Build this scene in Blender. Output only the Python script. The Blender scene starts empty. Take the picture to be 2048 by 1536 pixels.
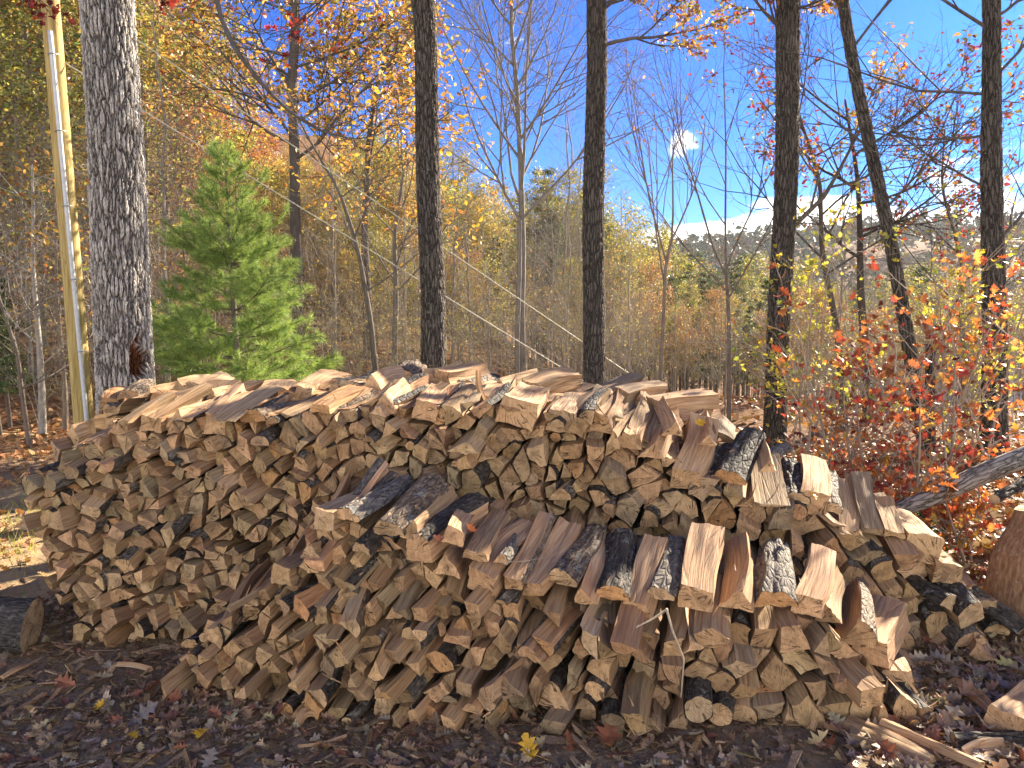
import bpy, math, random
import numpy as np
from mathutils import Vector, Matrix, geometry

R = math.radians
rng = np.random.default_rng(7)
random.seed(7)
S = bpy.context.scene
COL = S.collection

# ------------------------------------------------------------------ camera
F, CX, CY, TILT, EYE = 1538.0, 1024.0, 768.0, R(6.6), 1.65
cam_d = bpy.data.cameras.new('camera')
cam_d.sensor_width = 36.0
cam_d.lens = 36.0 * F / 2048.0
cam_d.clip_start, cam_d.clip_end = 0.05, 2000.0
cam = bpy.data.objects.new('camera', cam_d)
COL.objects.link(cam)
cam.location = (0, 0, EYE)
cam.rotation_euler = (R(90) - TILT, 0, 0)
S.camera = cam

# ------------------------------------------------------------------ sky, sun, exposure
SUN_AZ, SUN_EL = R(43), R(26)
W = bpy.data.worlds.new('World'); S.world = W; W.use_nodes = True
nt = W.node_tree; nt.nodes.clear()
def N(tree, typ, **kw):
    n = tree.nodes.new(typ)
    for k, v in kw.items(): setattr(n, k, v)
    return n
def L(tree, a, b): tree.links.new(a, b)
sky = N(nt, 'ShaderNodeTexSky', sky_type='NISHITA', sun_disc=False)
sky.sun_elevation = SUN_EL; sky.sun_rotation = SUN_AZ
sky.air_density = 1.0; sky.dust_density = 0.25; sky.ozone_density = 2.5
tc = N(nt, 'ShaderNodeTexCoord')
sep = N(nt, 'ShaderNodeSeparateXYZ'); L(nt, tc.outputs['Generated'], sep.inputs[0])
mp = N(nt, 'ShaderNodeMapping'); mp.inputs['Scale'].default_value = (5.0, 5.0, 16.0); mp.inputs['Location'].default_value = (3.1, 1.7, 0.4)
L(nt, tc.outputs['Generated'], mp.inputs[0])
cn = N(nt, 'ShaderNodeTexNoise'); cn.inputs['Scale'].default_value = 1.5; cn.inputs['Detail'].default_value = 9; cn.inputs['Roughness'].default_value = 0.58
L(nt, mp.outputs[0], cn.inputs['Vector'])
def math_node(tree, op, a, b=None, c=None, clamp=False):
    n = N(tree, 'ShaderNodeMath', operation=op); n.use_clamp = clamp
    for i, v in enumerate((a, b, c)):
        if v is None: continue
        if isinstance(v, (int, float)): n.inputs[i].default_value = v
        else: L(tree, v, n.inputs[i])
    return n.outputs[0]
def maprange(tree, v, a, b, c=0.0, d=1.0, smooth=True):
    n = N(tree, 'ShaderNodeMapRange'); n.interpolation_type = 'SMOOTHSTEP' if smooth else 'LINEAR'
    L(tree, v, n.inputs[0])
    for i, x in zip((1, 2, 3, 4), (a, b, c, d)): n.inputs[i].default_value = x
    return n.outputs[0]
# a bank of low cumulus over the valley, thicker towards the east side, one small puff, and an added unseen rise behind the camera
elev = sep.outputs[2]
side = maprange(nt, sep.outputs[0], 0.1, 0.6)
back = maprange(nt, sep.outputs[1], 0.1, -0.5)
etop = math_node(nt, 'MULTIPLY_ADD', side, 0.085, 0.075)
etop = math_node(nt, 'MULTIPLY_ADD', back, 0.50, etop)  # unseen cloud made taller behind the camera to brighten the stack's shaded front
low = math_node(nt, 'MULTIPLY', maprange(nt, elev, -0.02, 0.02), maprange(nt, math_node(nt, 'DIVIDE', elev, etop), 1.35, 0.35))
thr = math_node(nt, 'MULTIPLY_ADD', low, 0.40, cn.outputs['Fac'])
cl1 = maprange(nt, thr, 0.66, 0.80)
def dirpix(px, py):
    a, b = (px - CX) / F, -(py - CY) / F
    v = Vector((a, math.cos(TILT) + b * math.sin(TILT), -math.sin(TILT) + b * math.cos(TILT)))
    return v.normalized()
cl = cl1
for px, py, rad in ((1362, 283, 0.020), (1386, 292, 0.010)):
    dn = N(nt, 'ShaderNodeVectorMath', operation='DISTANCE')
    L(nt, tc.outputs['Generated'], dn.inputs[0]); dn.inputs[1].default_value = dirpix(px, py)
    nn = N(nt, 'ShaderNodeTexNoise'); nn.inputs['Scale'].default_value = 45; nn.inputs['Detail'].default_value = 6
    L(nt, tc.outputs['Generated'], nn.inputs['Vector'])
    dd = math_node(nt, 'MULTIPLY_ADD', nn.outputs['Fac'], 0.045, dn.outputs['Value'])
    m_ = maprange(nt, dd, 0.020 + rad * 0.2, 0.020 + rad * 1.1, 0.8, 0.0)
    cl = math_node(nt, 'MAXIMUM', cl, m_)
hs = N(nt, 'ShaderNodeHueSaturation'); hs.inputs['Hue'].default_value = 0.5; hs.inputs['Saturation'].default_value = 1.0; hs.inputs['Value'].default_value = 1.0
gm = N(nt, 'ShaderNodeGamma'); gm.inputs['Gamma'].default_value = 1.22; L(nt, sky.outputs[0], gm.inputs['Color'])
sc_ = N(nt, 'ShaderNodeMix', data_type='RGBA', blend_type='MULTIPLY'); sc_.inputs[0].default_value = 1.0; L(nt, gm.outputs[0], sc_.inputs[6]); sc_.inputs[7].default_value = (0.018, 0.112, 0.30, 1)
L(nt, sc_.outputs[2], hs.inputs['Color'])
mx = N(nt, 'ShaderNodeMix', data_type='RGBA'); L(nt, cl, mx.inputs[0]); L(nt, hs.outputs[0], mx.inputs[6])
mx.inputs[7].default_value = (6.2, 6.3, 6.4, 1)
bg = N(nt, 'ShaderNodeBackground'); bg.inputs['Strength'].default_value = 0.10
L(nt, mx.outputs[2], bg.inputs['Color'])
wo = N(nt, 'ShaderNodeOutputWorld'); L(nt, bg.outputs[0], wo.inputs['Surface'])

sun_d = bpy.data.lights.new('sun', 'SUN'); sun_d.energy = 5.0; sun_d.angle = R(0.55); sun_d.color = (1.0, 0.90, 0.74)
sun = bpy.data.objects.new('sun', sun_d); COL.objects.link(sun)
sv = Vector((math.sin(SUN_AZ) * math.cos(SUN_EL), math.cos(SUN_AZ) * math.cos(SUN_EL), math.sin(SUN_EL)))
sun.rotation_euler = sv.to_track_quat('Z', 'Y').to_euler(); sun.location = sv * 30

S.view_settings.view_transform = 'Standard'; S.view_settings.look = 'None'
S.view_settings.exposure = 2.2; S.view_settings.gamma = 1.0; S.view_settings.use_white_balance = True; S.view_settings.white_balance_temperature = 6900; S.view_settings.use_curve_mapping = False
S.cycles.use_denoising = True
S.cycles.max_bounces = 6; S.cycles.diffuse_bounces = 2; S.cycles.glossy_bounces = 2; S.cycles.transmission_bounces = 3
S.cycles.transparent_max_bounces = 4; S.cycles.volume_bounces = 0
S.cycles.sample_clamp_indirect = 6

# ------------------------------------------------------------------ numeric helpers
def hash3(ix, iy, iz, seed):
    h = (ix * 374761393 + iy * 668265263 + iz * 2147483647 + seed * 1274126177) & 0xFFFFFFFF
    h = ((h ^ (h >> 13)) * 1274126177) & 0xFFFFFFFF
    h = ((h ^ (h >> 16)) * 2246822519) & 0xFFFFFFFF
    return ((h ^ (h >> 15)) & 0xFFFFFF) / float(0xFFFFFF)
def vn(P, seed=0):
    P = np.asarray(P, float)
    i = np.floor(P).astype(np.int64); f = P - i; f = f * f * (3 - 2 * f)
    r = 0
    for dx in (0, 1):
        wx = f[..., 0] if dx else 1 - f[..., 0]
        for dy in (0, 1):
            wy = f[..., 1] if dy else 1 - f[..., 1]
            for dz in (0, 1):
                wz = f[..., 2] if dz else 1 - f[..., 2]
                r = r + wx * wy * wz * hash3(i[..., 0] + dx, i[..., 1] + dy, i[..., 2] + dz, seed)
    return r * 2 - 1
def fbm(P, seed=0, o=3):
    r, a, s = 0, 1.0, 0
    P = np.asarray(P, float)
    for k in range(o):
        r = r + a * vn(P, seed + k * 17); s += a; a *= 0.5; P = P * 2.03
    return r / s
def at(px, py, Y):
    a, b = (px - CX) / F, -(py - CY) / F
    d = np.array([a, math.cos(TILT) + b * math.sin(TILT), -math.sin(TILT) + b * math.cos(TILT)])
    return np.array([0, 0, EYE]) + d * (Y / d[1])
def proj(p):
    x, y, z = p[0], p[1], p[2] - EYE
    fw = y * math.cos(TILT) - z * math.sin(TILT); up = y * math.sin(TILT) + z * math.cos(TILT)
    return CX + F * x / fw, CY - F * up / fw, fw
def sstep(x, a, b):
    t = np.clip((x - a) / (b - a), 0, 1); return t * t * (3 - 2 * t)

def terrain(X, Y):
    X = np.asarray(X, float); Y = np.asarray(Y, float)
    w = 1 / (1 + np.exp((X + 1.0 + 0.02 * Y) / 2.2))
    rise = np.where(Y > 9, Y - 9, 0.0); rise = rise * rise / (rise + 3)
    up = w * 0.30 * np.minimum(rise, 45)
    dn = (1 - w) * -0.16 * np.minimum(rise, 45)
    far = sstep(Y, 110, 230) * 21 * sstep(X, -80, 120) + sstep(Y, 110, 230) * 4
    lump = 0.10 * fbm(np.stack([X * 0.4, Y * 0.4, X * 0], -1), 5, 2) * sstep(Y, 4.5, 8) + 0.6 * fbm(np.stack([X * .07, Y * .07, X * 0], -1), 9, 2) * sstep(Y, 12, 25)
    near = 0.018 * fbm(np.stack([X * 3, Y * 3, X * 0], -1), 3, 3)
    bank = 0.10 * sstep(X, 2.3, 3.6) * sstep(Y, 3.0, 4.5)
    return up + dn + far + lump + near + bank
def tz(x, y): return float(terrain(np.array([x]), np.array([y]))[0])

# ------------------------------------------------------------------ mesh builder
class MB:
    def __init__(s): s.V, s.F, s.M, s.T, s.P, s.n, s.SM = [], [], [], [], [], 0, []
    def add(s, V, Fc, mat=0, tint=(1, 1, 1), lp=None, smooth=True):
        V = np.asarray(V, np.float32).reshape(-1, 3); n = len(V)
        t = np.asarray(tint, np.float32)
        if t.ndim == 1: t = np.tile(t, (n, 1))
        s.V.append(V); s.T.append(t); s.P.append(V if lp is None else np.asarray(lp, np.float32).reshape(-1, 3))
        for f in (Fc if isinstance(Fc, list) else [Fc]):
            f = np.asarray(f, np.int64)
            if f.size == 0: continue
            s.F.append(f + s.n); s.M.append(np.full(len(f), mat, np.int32)); s.SM.append(np.full(len(f), smooth, bool))
        s.n += n
    def mesh(s, name, mats):
        me = bpy.data.meshes.new(name)
        V = np.concatenate(s.V); me.vertices.add(len(V)); me.vertices.foreach_set('co', V.ravel())
        li = np.concatenate([f.ravel() for f in s.F]).astype(np.int32)
        tot = np.concatenate([np.full(len(f), f.shape[1], np.int32) for f in s.F])
        st = np.concatenate([[0], np.cumsum(tot)[:-1]]).astype(np.int32)
        me.loops.add(len(li)); me.loops.foreach_set('vertex_index', li)
        me.polygons.add(len(tot)); me.polygons.foreach_set('loop_start', st); me.polygons.foreach_set('loop_total', tot)
        me.polygons.foreach_set('material_index', np.concatenate(s.M)); me.polygons.foreach_set('use_smooth', np.concatenate(s.SM))
        T = np.concatenate(s.T); T4 = np.ones((len(T), 4), np.float32); T4[:, :3] = T
        a = me.attributes.new('tint', 'FLOAT_COLOR', 'POINT'); a.data.foreach_set('color', T4.ravel())
        a = me.attributes.new('lp', 'FLOAT_VECTOR', 'POINT'); a.data.foreach_set('vector', np.concatenate(s.P).ravel())
        for m in mats: me.materials.append(m)
        me.update(calc_edges=True)
        return me
def link(name, me, parent=None, loc=None, label=None, cat=None, group=None, kind=None, rot=None, scale=None):
    o = bpy.data.objects.new(name, me); COL.objects.link(o)
    if parent is not None: o.parent = parent
    if loc is not None: o.location = loc
    if rot is not None: o.rotation_euler = rot
    if scale is not None: o.scale = scale if hasattr(scale, '__len__') else (scale,) * 3
    tag(o, label, cat, group, kind); return o
def tag(o, label=None, cat=None, group=None, kind=None):
    for k, v in (('label', label), ('category', cat), ('group', group), ('kind', kind)):
        if v: o[k] = v
def dup(root, loc, rz, sc, label, group):
    r = root.copy(); COL.objects.link(r); r.location = loc; r.rotation_euler = (0, 0, rz); r.scale = (sc[0], sc[0], sc[1])
    r['label'] = label; r['group'] = group
    for ch in root.children:
        c = ch.copy(); COL.objects.link(c); c.parent = r
    return r

def tube(path, rad, sides=6, cap=False, twist=0.0):
    P = np.asarray(path, float); k = len(P); rad = np.broadcast_to(np.asarray(rad, float), (k,))
    T = np.gradient(P, axis=0); T /= np.linalg.norm(T, axis=1, keepdims=True) + 1e-9
    ref = np.array([0, 0, 1.0]) if abs(T[0][2]) < 0.9 else np.array([1.0, 0, 0])
    U = np.cross(ref, T); U /= np.linalg.norm(U, axis=1, keepdims=True) + 1e-9
    Wv = np.cross(T, U)
    th = np.linspace(0, 2 * np.pi, sides, endpoint=False)
    V = P[:, None, :] + rad[:, None, None] * (np.cos(th)[None, :, None] * U[:, None, :] + np.sin(th)[None, :, None] * Wv[:, None, :])
    i = np.arange(k - 1)[:, None] * sides; j = np.arange(sides)[None, :]; j2 = (j + 1) % sides
    Q = np.stack([i + j, i + j2, i + sides + j2, i + sides + j], -1).reshape(-1, 4)
    V = V.reshape(-1, 3)
    if cap:
        c0 = len(V); V = np.vstack([V, P[0], P[-1]])
        a = np.arange(sides); b = (a + 1) % sides
        t1 = np.stack([np.full(sides, c0), b, a], -1); o = (k - 1) * sides
        t2 = np.stack([np.full(sides, c0 + 1), o + a, o + b], -1)
        return V, [Q, t1, t2]
    return V, [Q]

# ------------------------------------------------------------------ materials
def new_mat(name):
    m = bpy.data.materials.new(name); m.use_nodes = True; t = m.node_tree; t.nodes.clear()
    out = N(t, 'ShaderNodeOutputMaterial'); return m, t, out
def ramp(t, fac, stops):
    r = N(t, 'ShaderNodeValToRGB'); L(t, fac, r.inputs[0]); e = r.color_ramp.elements
    while len(e) > 1: e.remove(e[-1])
    e[0].position = stops[0][0]; e[0].color = (*stops[0][1], 1)
    for p, c in stops[1:]:
        x = e.new(p); x.color = (*c, 1)
    return r.outputs[0]
def attr(t, name):
    a = N(t, 'ShaderNodeAttribute', attribute_name=name, attribute_type='GEOMETRY'); return a
def noise(t, vec, scale, detail=4, rough=0.55, mapscale=None, dist=0.0):
    if mapscale is not None:
        m = N(t, 'ShaderNodeMapping'); m.inputs['Scale'].default_value = mapscale; L(t, vec, m.inputs[0]); vec = m.outputs[0]
    n = N(t, 'ShaderNodeTexNoise'); n.inputs['Scale'].default_value = scale; n.inputs['Detail'].default_value = detail
    n.inputs['Roughness'].default_value = rough; n.inputs['Distortion'].default_value = dist; L(t, vec, n.inputs['Vector'])
    return n.outputs['Fac']
def voro(t, vec, scale, mapscale, feature='DISTANCE_TO_EDGE', rnd=1.0):
    m = N(t, 'ShaderNodeMapping'); m.inputs['Scale'].default_value = mapscale; L(t, vec, m.inputs[0])
    v = N(t, 'ShaderNodeTexVoronoi', feature=feature); v.inputs['Scale'].default_value = scale; v.inputs['Randomness'].default_value = rnd
    L(t, m.outputs[0], v.inputs['Vector']); return v
def mixc(t, fac, a, b, mode='MIX'):
    n = N(t, 'ShaderNodeMix', data_type='RGBA', blend_type=mode)
    for i, v in ((0, fac), (6, a), (7, b)):
        if isinstance(v, (int, float)): n.inputs[i].default_value = v
        elif isinstance(v, tuple): n.inputs[i].default_value = (*v, 1)
        else: L(t, v, n.inputs[i])
    return n.outputs[2]
def bump(t, h, strength, dist):
    b = N(t, 'ShaderNodeBump'); b.inputs['Strength'].default_value = strength; b.inputs['Distance'].default_value = dist
    L(t, h, b.inputs['Height']); return b.outputs[0]
def princ(t, out, col, rough=0.85, normal=None, spec=0.25):
    p = N(t, 'ShaderNodeBsdfPrincipled')
    if isinstance(col, tuple): p.inputs['Base Color'].default_value = (*col, 1)
    else: L(t, col, p.inputs['Base Color'])
    if isinstance(rough, float): p.inputs['Roughness'].default_value = rough
    else: L(t, rough, p.inputs['Roughness'])
    p.inputs['Specular IOR Level'].default_value = spec
    if normal is not None: L(t, normal, p.inputs['Normal'])
    L(t, p.outputs[0], out.inputs['Surface']); return p

def mat_split():
    m, t, out = new_mat('split_wood'); lp = attr(t, 'lp').outputs['Vector']; ti = attr(t, 'tint').outputs['Color']
    a = noise(t, lp, 1.0, 6, 0.62, (95, 95, 5.5), 0.3)
    b = noise(t, lp, 1.0, 3, 0.5, (18, 18, 2.2), 0.6)
    c = noise(t, lp, 1.0, 2, 0.5, (9, 9, 6))
    col = ramp(t, a, [(0.22, (0.19, 0.115, 0.065)), (0.42, (0.35, 0.225, 0.135)), (0.6, (0.48, 0.345, 0.215)), (0.8, (0.63, 0.49, 0.335))])
    col = mixc(t, maprange(t, b, 0.52, 0.72, 0, 0.55), col, (0.34, 0.19, 0.11))
    col = mixc(t, maprange(t, c, 0.55, 0.75, 0, 0.5), col, (0.30, 0.25, 0.19))
    col = mixc(t, 1.0, col, ti, 'MULTIPLY')
    hh = math_node(t, 'MULTIPLY_ADD', b, 1.2, a)
    crk = voro(t, lp, 1.0, (26, 26, 2.2)).outputs['Distance']
    hh = math_node(t, 'MULTIPLY_ADD', maprange(t, crk, 0.0, 0.06), 0.35, hh)
    princ(t, out, col, 0.82, bump(t, hh, 0.9, 0.006), 0.2); return m
def mat_end():
    m, t, out = new_mat('end_grain'); lpn = attr(t, 'lp').outputs['Vector']; ti = attr(t, 'tint').outputs['Color']
    w = N(t, 'ShaderNodeTexWave', wave_type='RINGS', rings_direction='Z'); w.inputs['Scale'].default_value = 62; w.inputs['Distortion'].default_value = 3.0
    w.inputs['Detail'].default_value = 3; w.inputs['Detail Scale'].default_value = 0.6; L(t, lpn, w.inputs['Vector'])
    a = noise(t, lpn, 60, 6, 0.7); b = noise(t, lpn, 11, 3, 0.5)
    saw = noise(t, lpn, 1.0, 4, 0.6, (150, 14, 14), 0.5)
    f = math_node(t, 'MULTIPLY_ADD', w.outputs['Fac'], 0.15, math_node(t, 'MULTIPLY', a, 0.40)); f = math_node(t, 'MULTIPLY_ADD', saw, 0.35, f)
    col = ramp(t, f, [(0.24, (0.25, 0.155, 0.085)), (0.44, (0.48, 0.33, 0.195)), (0.66, (0.66, 0.49, 0.315))])
    col = mixc(t, maprange(t, b, 0.46, 0.70, 0, 0.75), col, (0.24, 0.165, 0.105))
    # radial checks
    sp = N(t, 'ShaderNodeSeparateXYZ'); L(t, lpn, sp.inputs[0])
    ang = math_node(t, 'ARCTAN2', sp.outputs[1], sp.outputs[0])
    cv = N(t, 'ShaderNodeCombineXYZ'); L(t, math_node(t, 'MULTIPLY', ang, 5.0), cv.inputs[0])
    L(t, sp.outputs[2], cv.inputs[2])
    ln = N(t, 'ShaderNodeVectorMath', operation='LENGTH'); L(t, lpn, ln.inputs[0])
    L(t, math_node(t, 'MULTIPLY', noise(t, lpn, 14, 2), 1.3), cv.inputs[1])
    vv = N(t, 'ShaderNodeTexVoronoi', feature='DISTANCE_TO_EDGE'); vv.inputs['Scale'].default_value = 1.1; L(t, cv.outputs[0], vv.inputs['Vector'])
    crack = maprange(t, vv.outputs['Distance'], 0.012, 0.045, 1.0, 0.0)
    crack = math_node(t, 'MULTIPLY', crack, maprange(t, noise(t, lpn, 22, 2), 0.42, 0.54))
    col = mixc(t, math_node(t, 'MULTIPLY', crack, 0.85), col, (0.05, 0.03, 0.02))
    col = mixc(t, 1.0, col, ti, 'MULTIPLY')
    h = math_node(t, 'MULTIPLY_ADD', crack, -1.6, math_node(t, 'MULTIPLY_ADD', saw, 0.8, a))
    princ(t, out, col, 0.88, bump(t, h, 0.6, 0.004), 0.15); return m
def mat_logbark():
    m, t, out = new_mat('log_bark'); lp = attr(t, 'lp').outputs['Vector']; ti = attr(t, 'tint').outputs['Color']
    v = voro(t, lp, 1.0, (48, 48, 17)).outputs['Distance']
    a = noise(t, lp, 1.0, 7, 0.7, (60, 60, 32), 0.6); b = noise(t, lp, 24, 5, 0.65)
    col = ramp(t, a, [(0.3, (0.018, 0.016, 0.015)), (0.5, (0.060, 0.052, 0.046)), (0.72, (0.17, 0.15, 0.13))])
    col = mixc(t, 1.0, col, ti, 'MULTIPLY')
    li = math_node(t, 'MULTIPLY', maprange(t, b, 0.56, 0.63), maprange(t, noise(t, lp, 6, 2), 0.42, 0.6))
    col = mixc(t, math_node(t, 'MULTIPLY', li, 0.6), col, (0.30, 0.31, 0.28))
    h = math_node(t, 'MULTIPLY_ADD', maprange(t, v, 0.0, 0.22), 0.8, math_node(t, 'MULTIPLY', a, 1.0))
    princ(t, out, col, 0.78, bump(t, h, 1.0, 0.009), 0.3); return m
M_SPLIT, M_END, M_LBARK = mat_split(), mat_end(), mat_logbark()

def mat_trunk(name, cols, hs, vs, disp, lichen=0.0):
    m, t, out = new_mat(name); lp = attr(t, 'lp').outputs['Vector']; ti = attr(t, 'tint').outputs['Color']
    # distort the lookup so that the plates wander
    dn = N(t, 'ShaderNodeTexNoise'); dn.inputs['Scale'].default_value = 7; dn.inputs['Detail'].default_value = 3; L(t, lp, dn.inputs['Vector'])
    vm = N(t, 'ShaderNodeVectorMath', operation='MULTIPLY_ADD'); L(t, dn.outputs['Color'], vm.inputs[0]); vm.inputs[1].default_value = (0.035, 0.035, 0.16); L(t, lp, vm.inputs[2])
    w = vm.outputs[0]
    v = voro(t, w, 1.0, (hs, hs, vs)).outputs['Distance']
    v2 = voro(t, w, 1.0, (hs * 2.4, hs * 2.4, vs * 3.2)).outputs['Distance']
    a = noise(t, lp, 1.0, 6, 0.7, (90, 90, 45)); b = noise(t, lp, 3.0, 4, 0.6)
    plate = maprange(t, v, 0.02, 0.26); pl2 = maprange(t, v2, 0.0, 0.22)
    h = math_node(t, 'MULTIPLY_ADD', pl2, 0.32, math_node(t, 'MULTIPLY', plate, 0.75))
    h2 = math_node(t, 'MULTIPLY_ADD', a, 0.35, h)
    col = ramp(t, h2, [(0.18, cols[0]), (0.55, cols[1]), (1.1, cols[2])])
    col = mixc(t, maprange(t, b, 0.5, 0.75, 0, 0.5), col, cols[3])
    if lichen:
        li = maprange(t, noise(t, lp, 30, 4, 0.7), 0.60, 0.66); li = math_node(t, 'MULTIPLY', li, maprange(t, noise(t, lp, 2.2, 2), 0.45, 0.6))
        col = mixc(t, math_node(t, 'MULTIPLY', li, lichen), col, (0.40, 0.42, 0.36))
    col = mixc(t, 1.0, col, ti, 'MULTIPLY')
    princ(t, out, col, 0.9, bump(t, h2, 0.8, disp * 0.5), 0.15)
    if disp > 0:
        d = N(t, 'ShaderNodeDisplacement'); d.inputs['Midlevel'].default_value = 0.6; d.inputs['Scale'].default_value = disp
        L(t, h, d.inputs['Height']); L(t, d.outputs[0], out.inputs['Displacement']); m.displacement_method = 'BOTH'
    return m
M_OAK = mat_trunk('white_oak_bark', [(0.055, 0.048, 0.043), (0.27, 0.25, 0.235), (0.52, 0.49, 0.46), (0.33, 0.30, 0.275)], 33, 4.6, 0.023)
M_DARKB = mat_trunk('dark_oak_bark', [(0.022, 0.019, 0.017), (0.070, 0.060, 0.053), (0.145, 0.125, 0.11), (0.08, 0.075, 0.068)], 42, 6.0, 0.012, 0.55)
M_TWIG, tt, oo = new_mat('twig_bark')
ti_ = attr(tt, 'tint').outputs['Color']; aa = noise(tt, attr(tt, 'lp').outputs['Vector'], 1.0, 4, 0.7, (30, 30, 8))
princ(tt, oo, mixc(tt, 1.0, ramp(tt, aa, [(0.3, (0.6, 0.6, 0.6)), (0.7, (1.3, 1.3, 1.3))]), ti_, 'MULTIPLY'), 0.85, bump(tt, aa, 0.6, 0.01), 0.15)

def mat_leaf(name, trans=0.45, gloss=0.35, rough=0.45):
    m, t, out = new_mat(name); ti = attr(t, 'tint').outputs['Color']; lp = attr(t, 'lp').outputs['Vector']
    n = noise(t, lp, 40, 3, 0.6)
    col = mixc(t, 1.0, ramp(t, n, [(0.3, (0.72, 0.70, 0.68)), (0.7, (1.2, 1.2, 1.2))]), ti, 'MULTIPLY')
    p = N(t, 'ShaderNodeBsdfPrincipled'); L(t, col, p.inputs['Base Color']); p.inputs['Roughness'].default_value = rough; p.inputs['Specular IOR Level'].default_value = gloss
    tr = N(t, 'ShaderNodeBsdfTranslucent'); L(t, mixc(t, 1.0, col, (1.15, 1.0, 0.7), 'MULTIPLY'), tr.inputs['Color'])
    ms = N(t, 'ShaderNodeMixShader'); ms.inputs[0].default_value = trans; L(t, p.outputs[0], ms.inputs[1]); L(t, tr.outputs[0], ms.inputs[2])
    L(t, ms.outputs[0], out.inputs['Surface']); return m
M_LEAF = mat_leaf('autumn_leaf'); M_DEADLEAF = mat_leaf('dead_leaf', 0.12, 0.3, 0.5); M_NEEDLE = mat_leaf('pine_needle', 0.42, 0.3, 0.5)

# ------------------------------------------------------------------ ground sheet
def axis(fine_lo, fine_hi, step, far_lo, far_hi, n_far):
    a = np.arange(fine_lo, fine_hi, step)
    q = np.linspace(0, 1, n_far)[1:] ** 2.6
    return np.concatenate([(fine_lo - (fine_lo - far_lo) * q)[::-1], a, a[-1] + (far_hi - a[-1]) * q])
gx = axis(-3.6, 4.2, 0.03, -420, 420, 55); gy = axis(1.6, 6.4, 0.03, -60, 700, 80)
GX, GY = np.meshgrid(gx, gy)
GZ = terrain(GX, GY)
# fine clods in front of the stacks
GZ = GZ + 0.010 * fbm(np.stack([GX * 14, GY * 14, GX * 0], -1), 21, 3) * (1 - sstep(GY, 5.5, 6.4)) * (1 - sstep(np.abs(GX), 3.2, 4.2))
gv = np.stack([GX, GY, GZ], -1).reshape(-1, 3); nx = len(gx); ny = len(gy)
i = np.arange(ny - 1)[:, None] * nx; j = np.arange(nx - 1)[None, :]
gq = np.stack([i + j, i + j + 1, i + nx + j + 1, i + nx + j], -1).reshape(-1, 4)
m, t, out = new_mat('forest_soil'); geo = N(t, 'ShaderNodeTexCoord').outputs['Object']
a = noise(t, geo, 55, 6, 0.75); b = noise(t, geo, 1.6, 4, 0.6); c = noise(t, geo, 9, 5, 0.65)
col = ramp(t, a, [(0.3, (0.12, 0.084, 0.056)), (0.5, (0.29, 0.21, 0.14)), (0.7, (0.42, 0.33, 0.24))])
col = mixc(t, maprange(t, math_node(t, 'MULTIPLY_ADD', c, 0.35, b), 0.66, 0.80, 0, 0.75), col, (0.24, 0.155, 0.085))
# sawdust and dry sand show along the left-hand track
sp = N(t, 'ShaderNodeSeparateXYZ'); L(t, geo, sp.inputs[0])
tr_ = math_node(t, 'MULTIPLY', maprange(t, sp.outputs[0], -1.9, -2.6), maprange(t, sp.outputs[1], 3.2, 4.0)); tr_ = math_node(t, 'MULTIPLY', tr_, maprange(t, sp.outputs[1], 7.5, 5.2))
col = mixc(t, math_node(t, 'MULTIPLY', tr_, maprange(t, c, 0.35, 0.55, 0.3, 0.9)), col, (0.44, 0.31, 0.17))
far = maprange(t, sp.outputs[1], 6.5, 9.5)
fl = ramp(t, noise(t, geo, 14, 6, 0.8), [(0.3, (0.05, 0.03, 0.02)), (0.48, (0.17, 0.085, 0.04)), (0.62, (0.30, 0.17, 0.08)), (0.75, (0.42, 0.28, 0.15))])
col = mixc(t, far, col, fl)
princ(t, out, col, 0.95, bump(t, math_node(t, 'MULTIPLY_ADD', a, 0.6, c), 1.0, 0.02), 0.1)
M_SOIL = m
g = MB(); g.add(gv, gq)
GROUND = link('ground', g.mesh('ground', [M_SOIL]), kind='structure', label='brown forest ground with leaf litter and wood chips')

# ------------------------------------------------------------------ split logs
def rot_frame(az, pitch, roll=0.0):
    # z axis points out of the front (sawn) end towards the viewer, log body runs along -z
    d = np.array([math.sin(az) * math.cos(pitch), math.cos(az) * math.cos(pitch), math.sin(pitch)])  # into the pile
    return frame_dir(d, roll)
def frame_dir(d, roll=0.0):
    z = -d / np.linalg.norm(d); x = np.cross(np.array([0, 0, 1.0]), z); x /= np.linalg.norm(x); y = np.cross(z, x)
    c, s = math.cos(roll), math.sin(roll)
    return np.stack([c * x + s * y, -s * x + c * y, z], 1)   # columns

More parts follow.
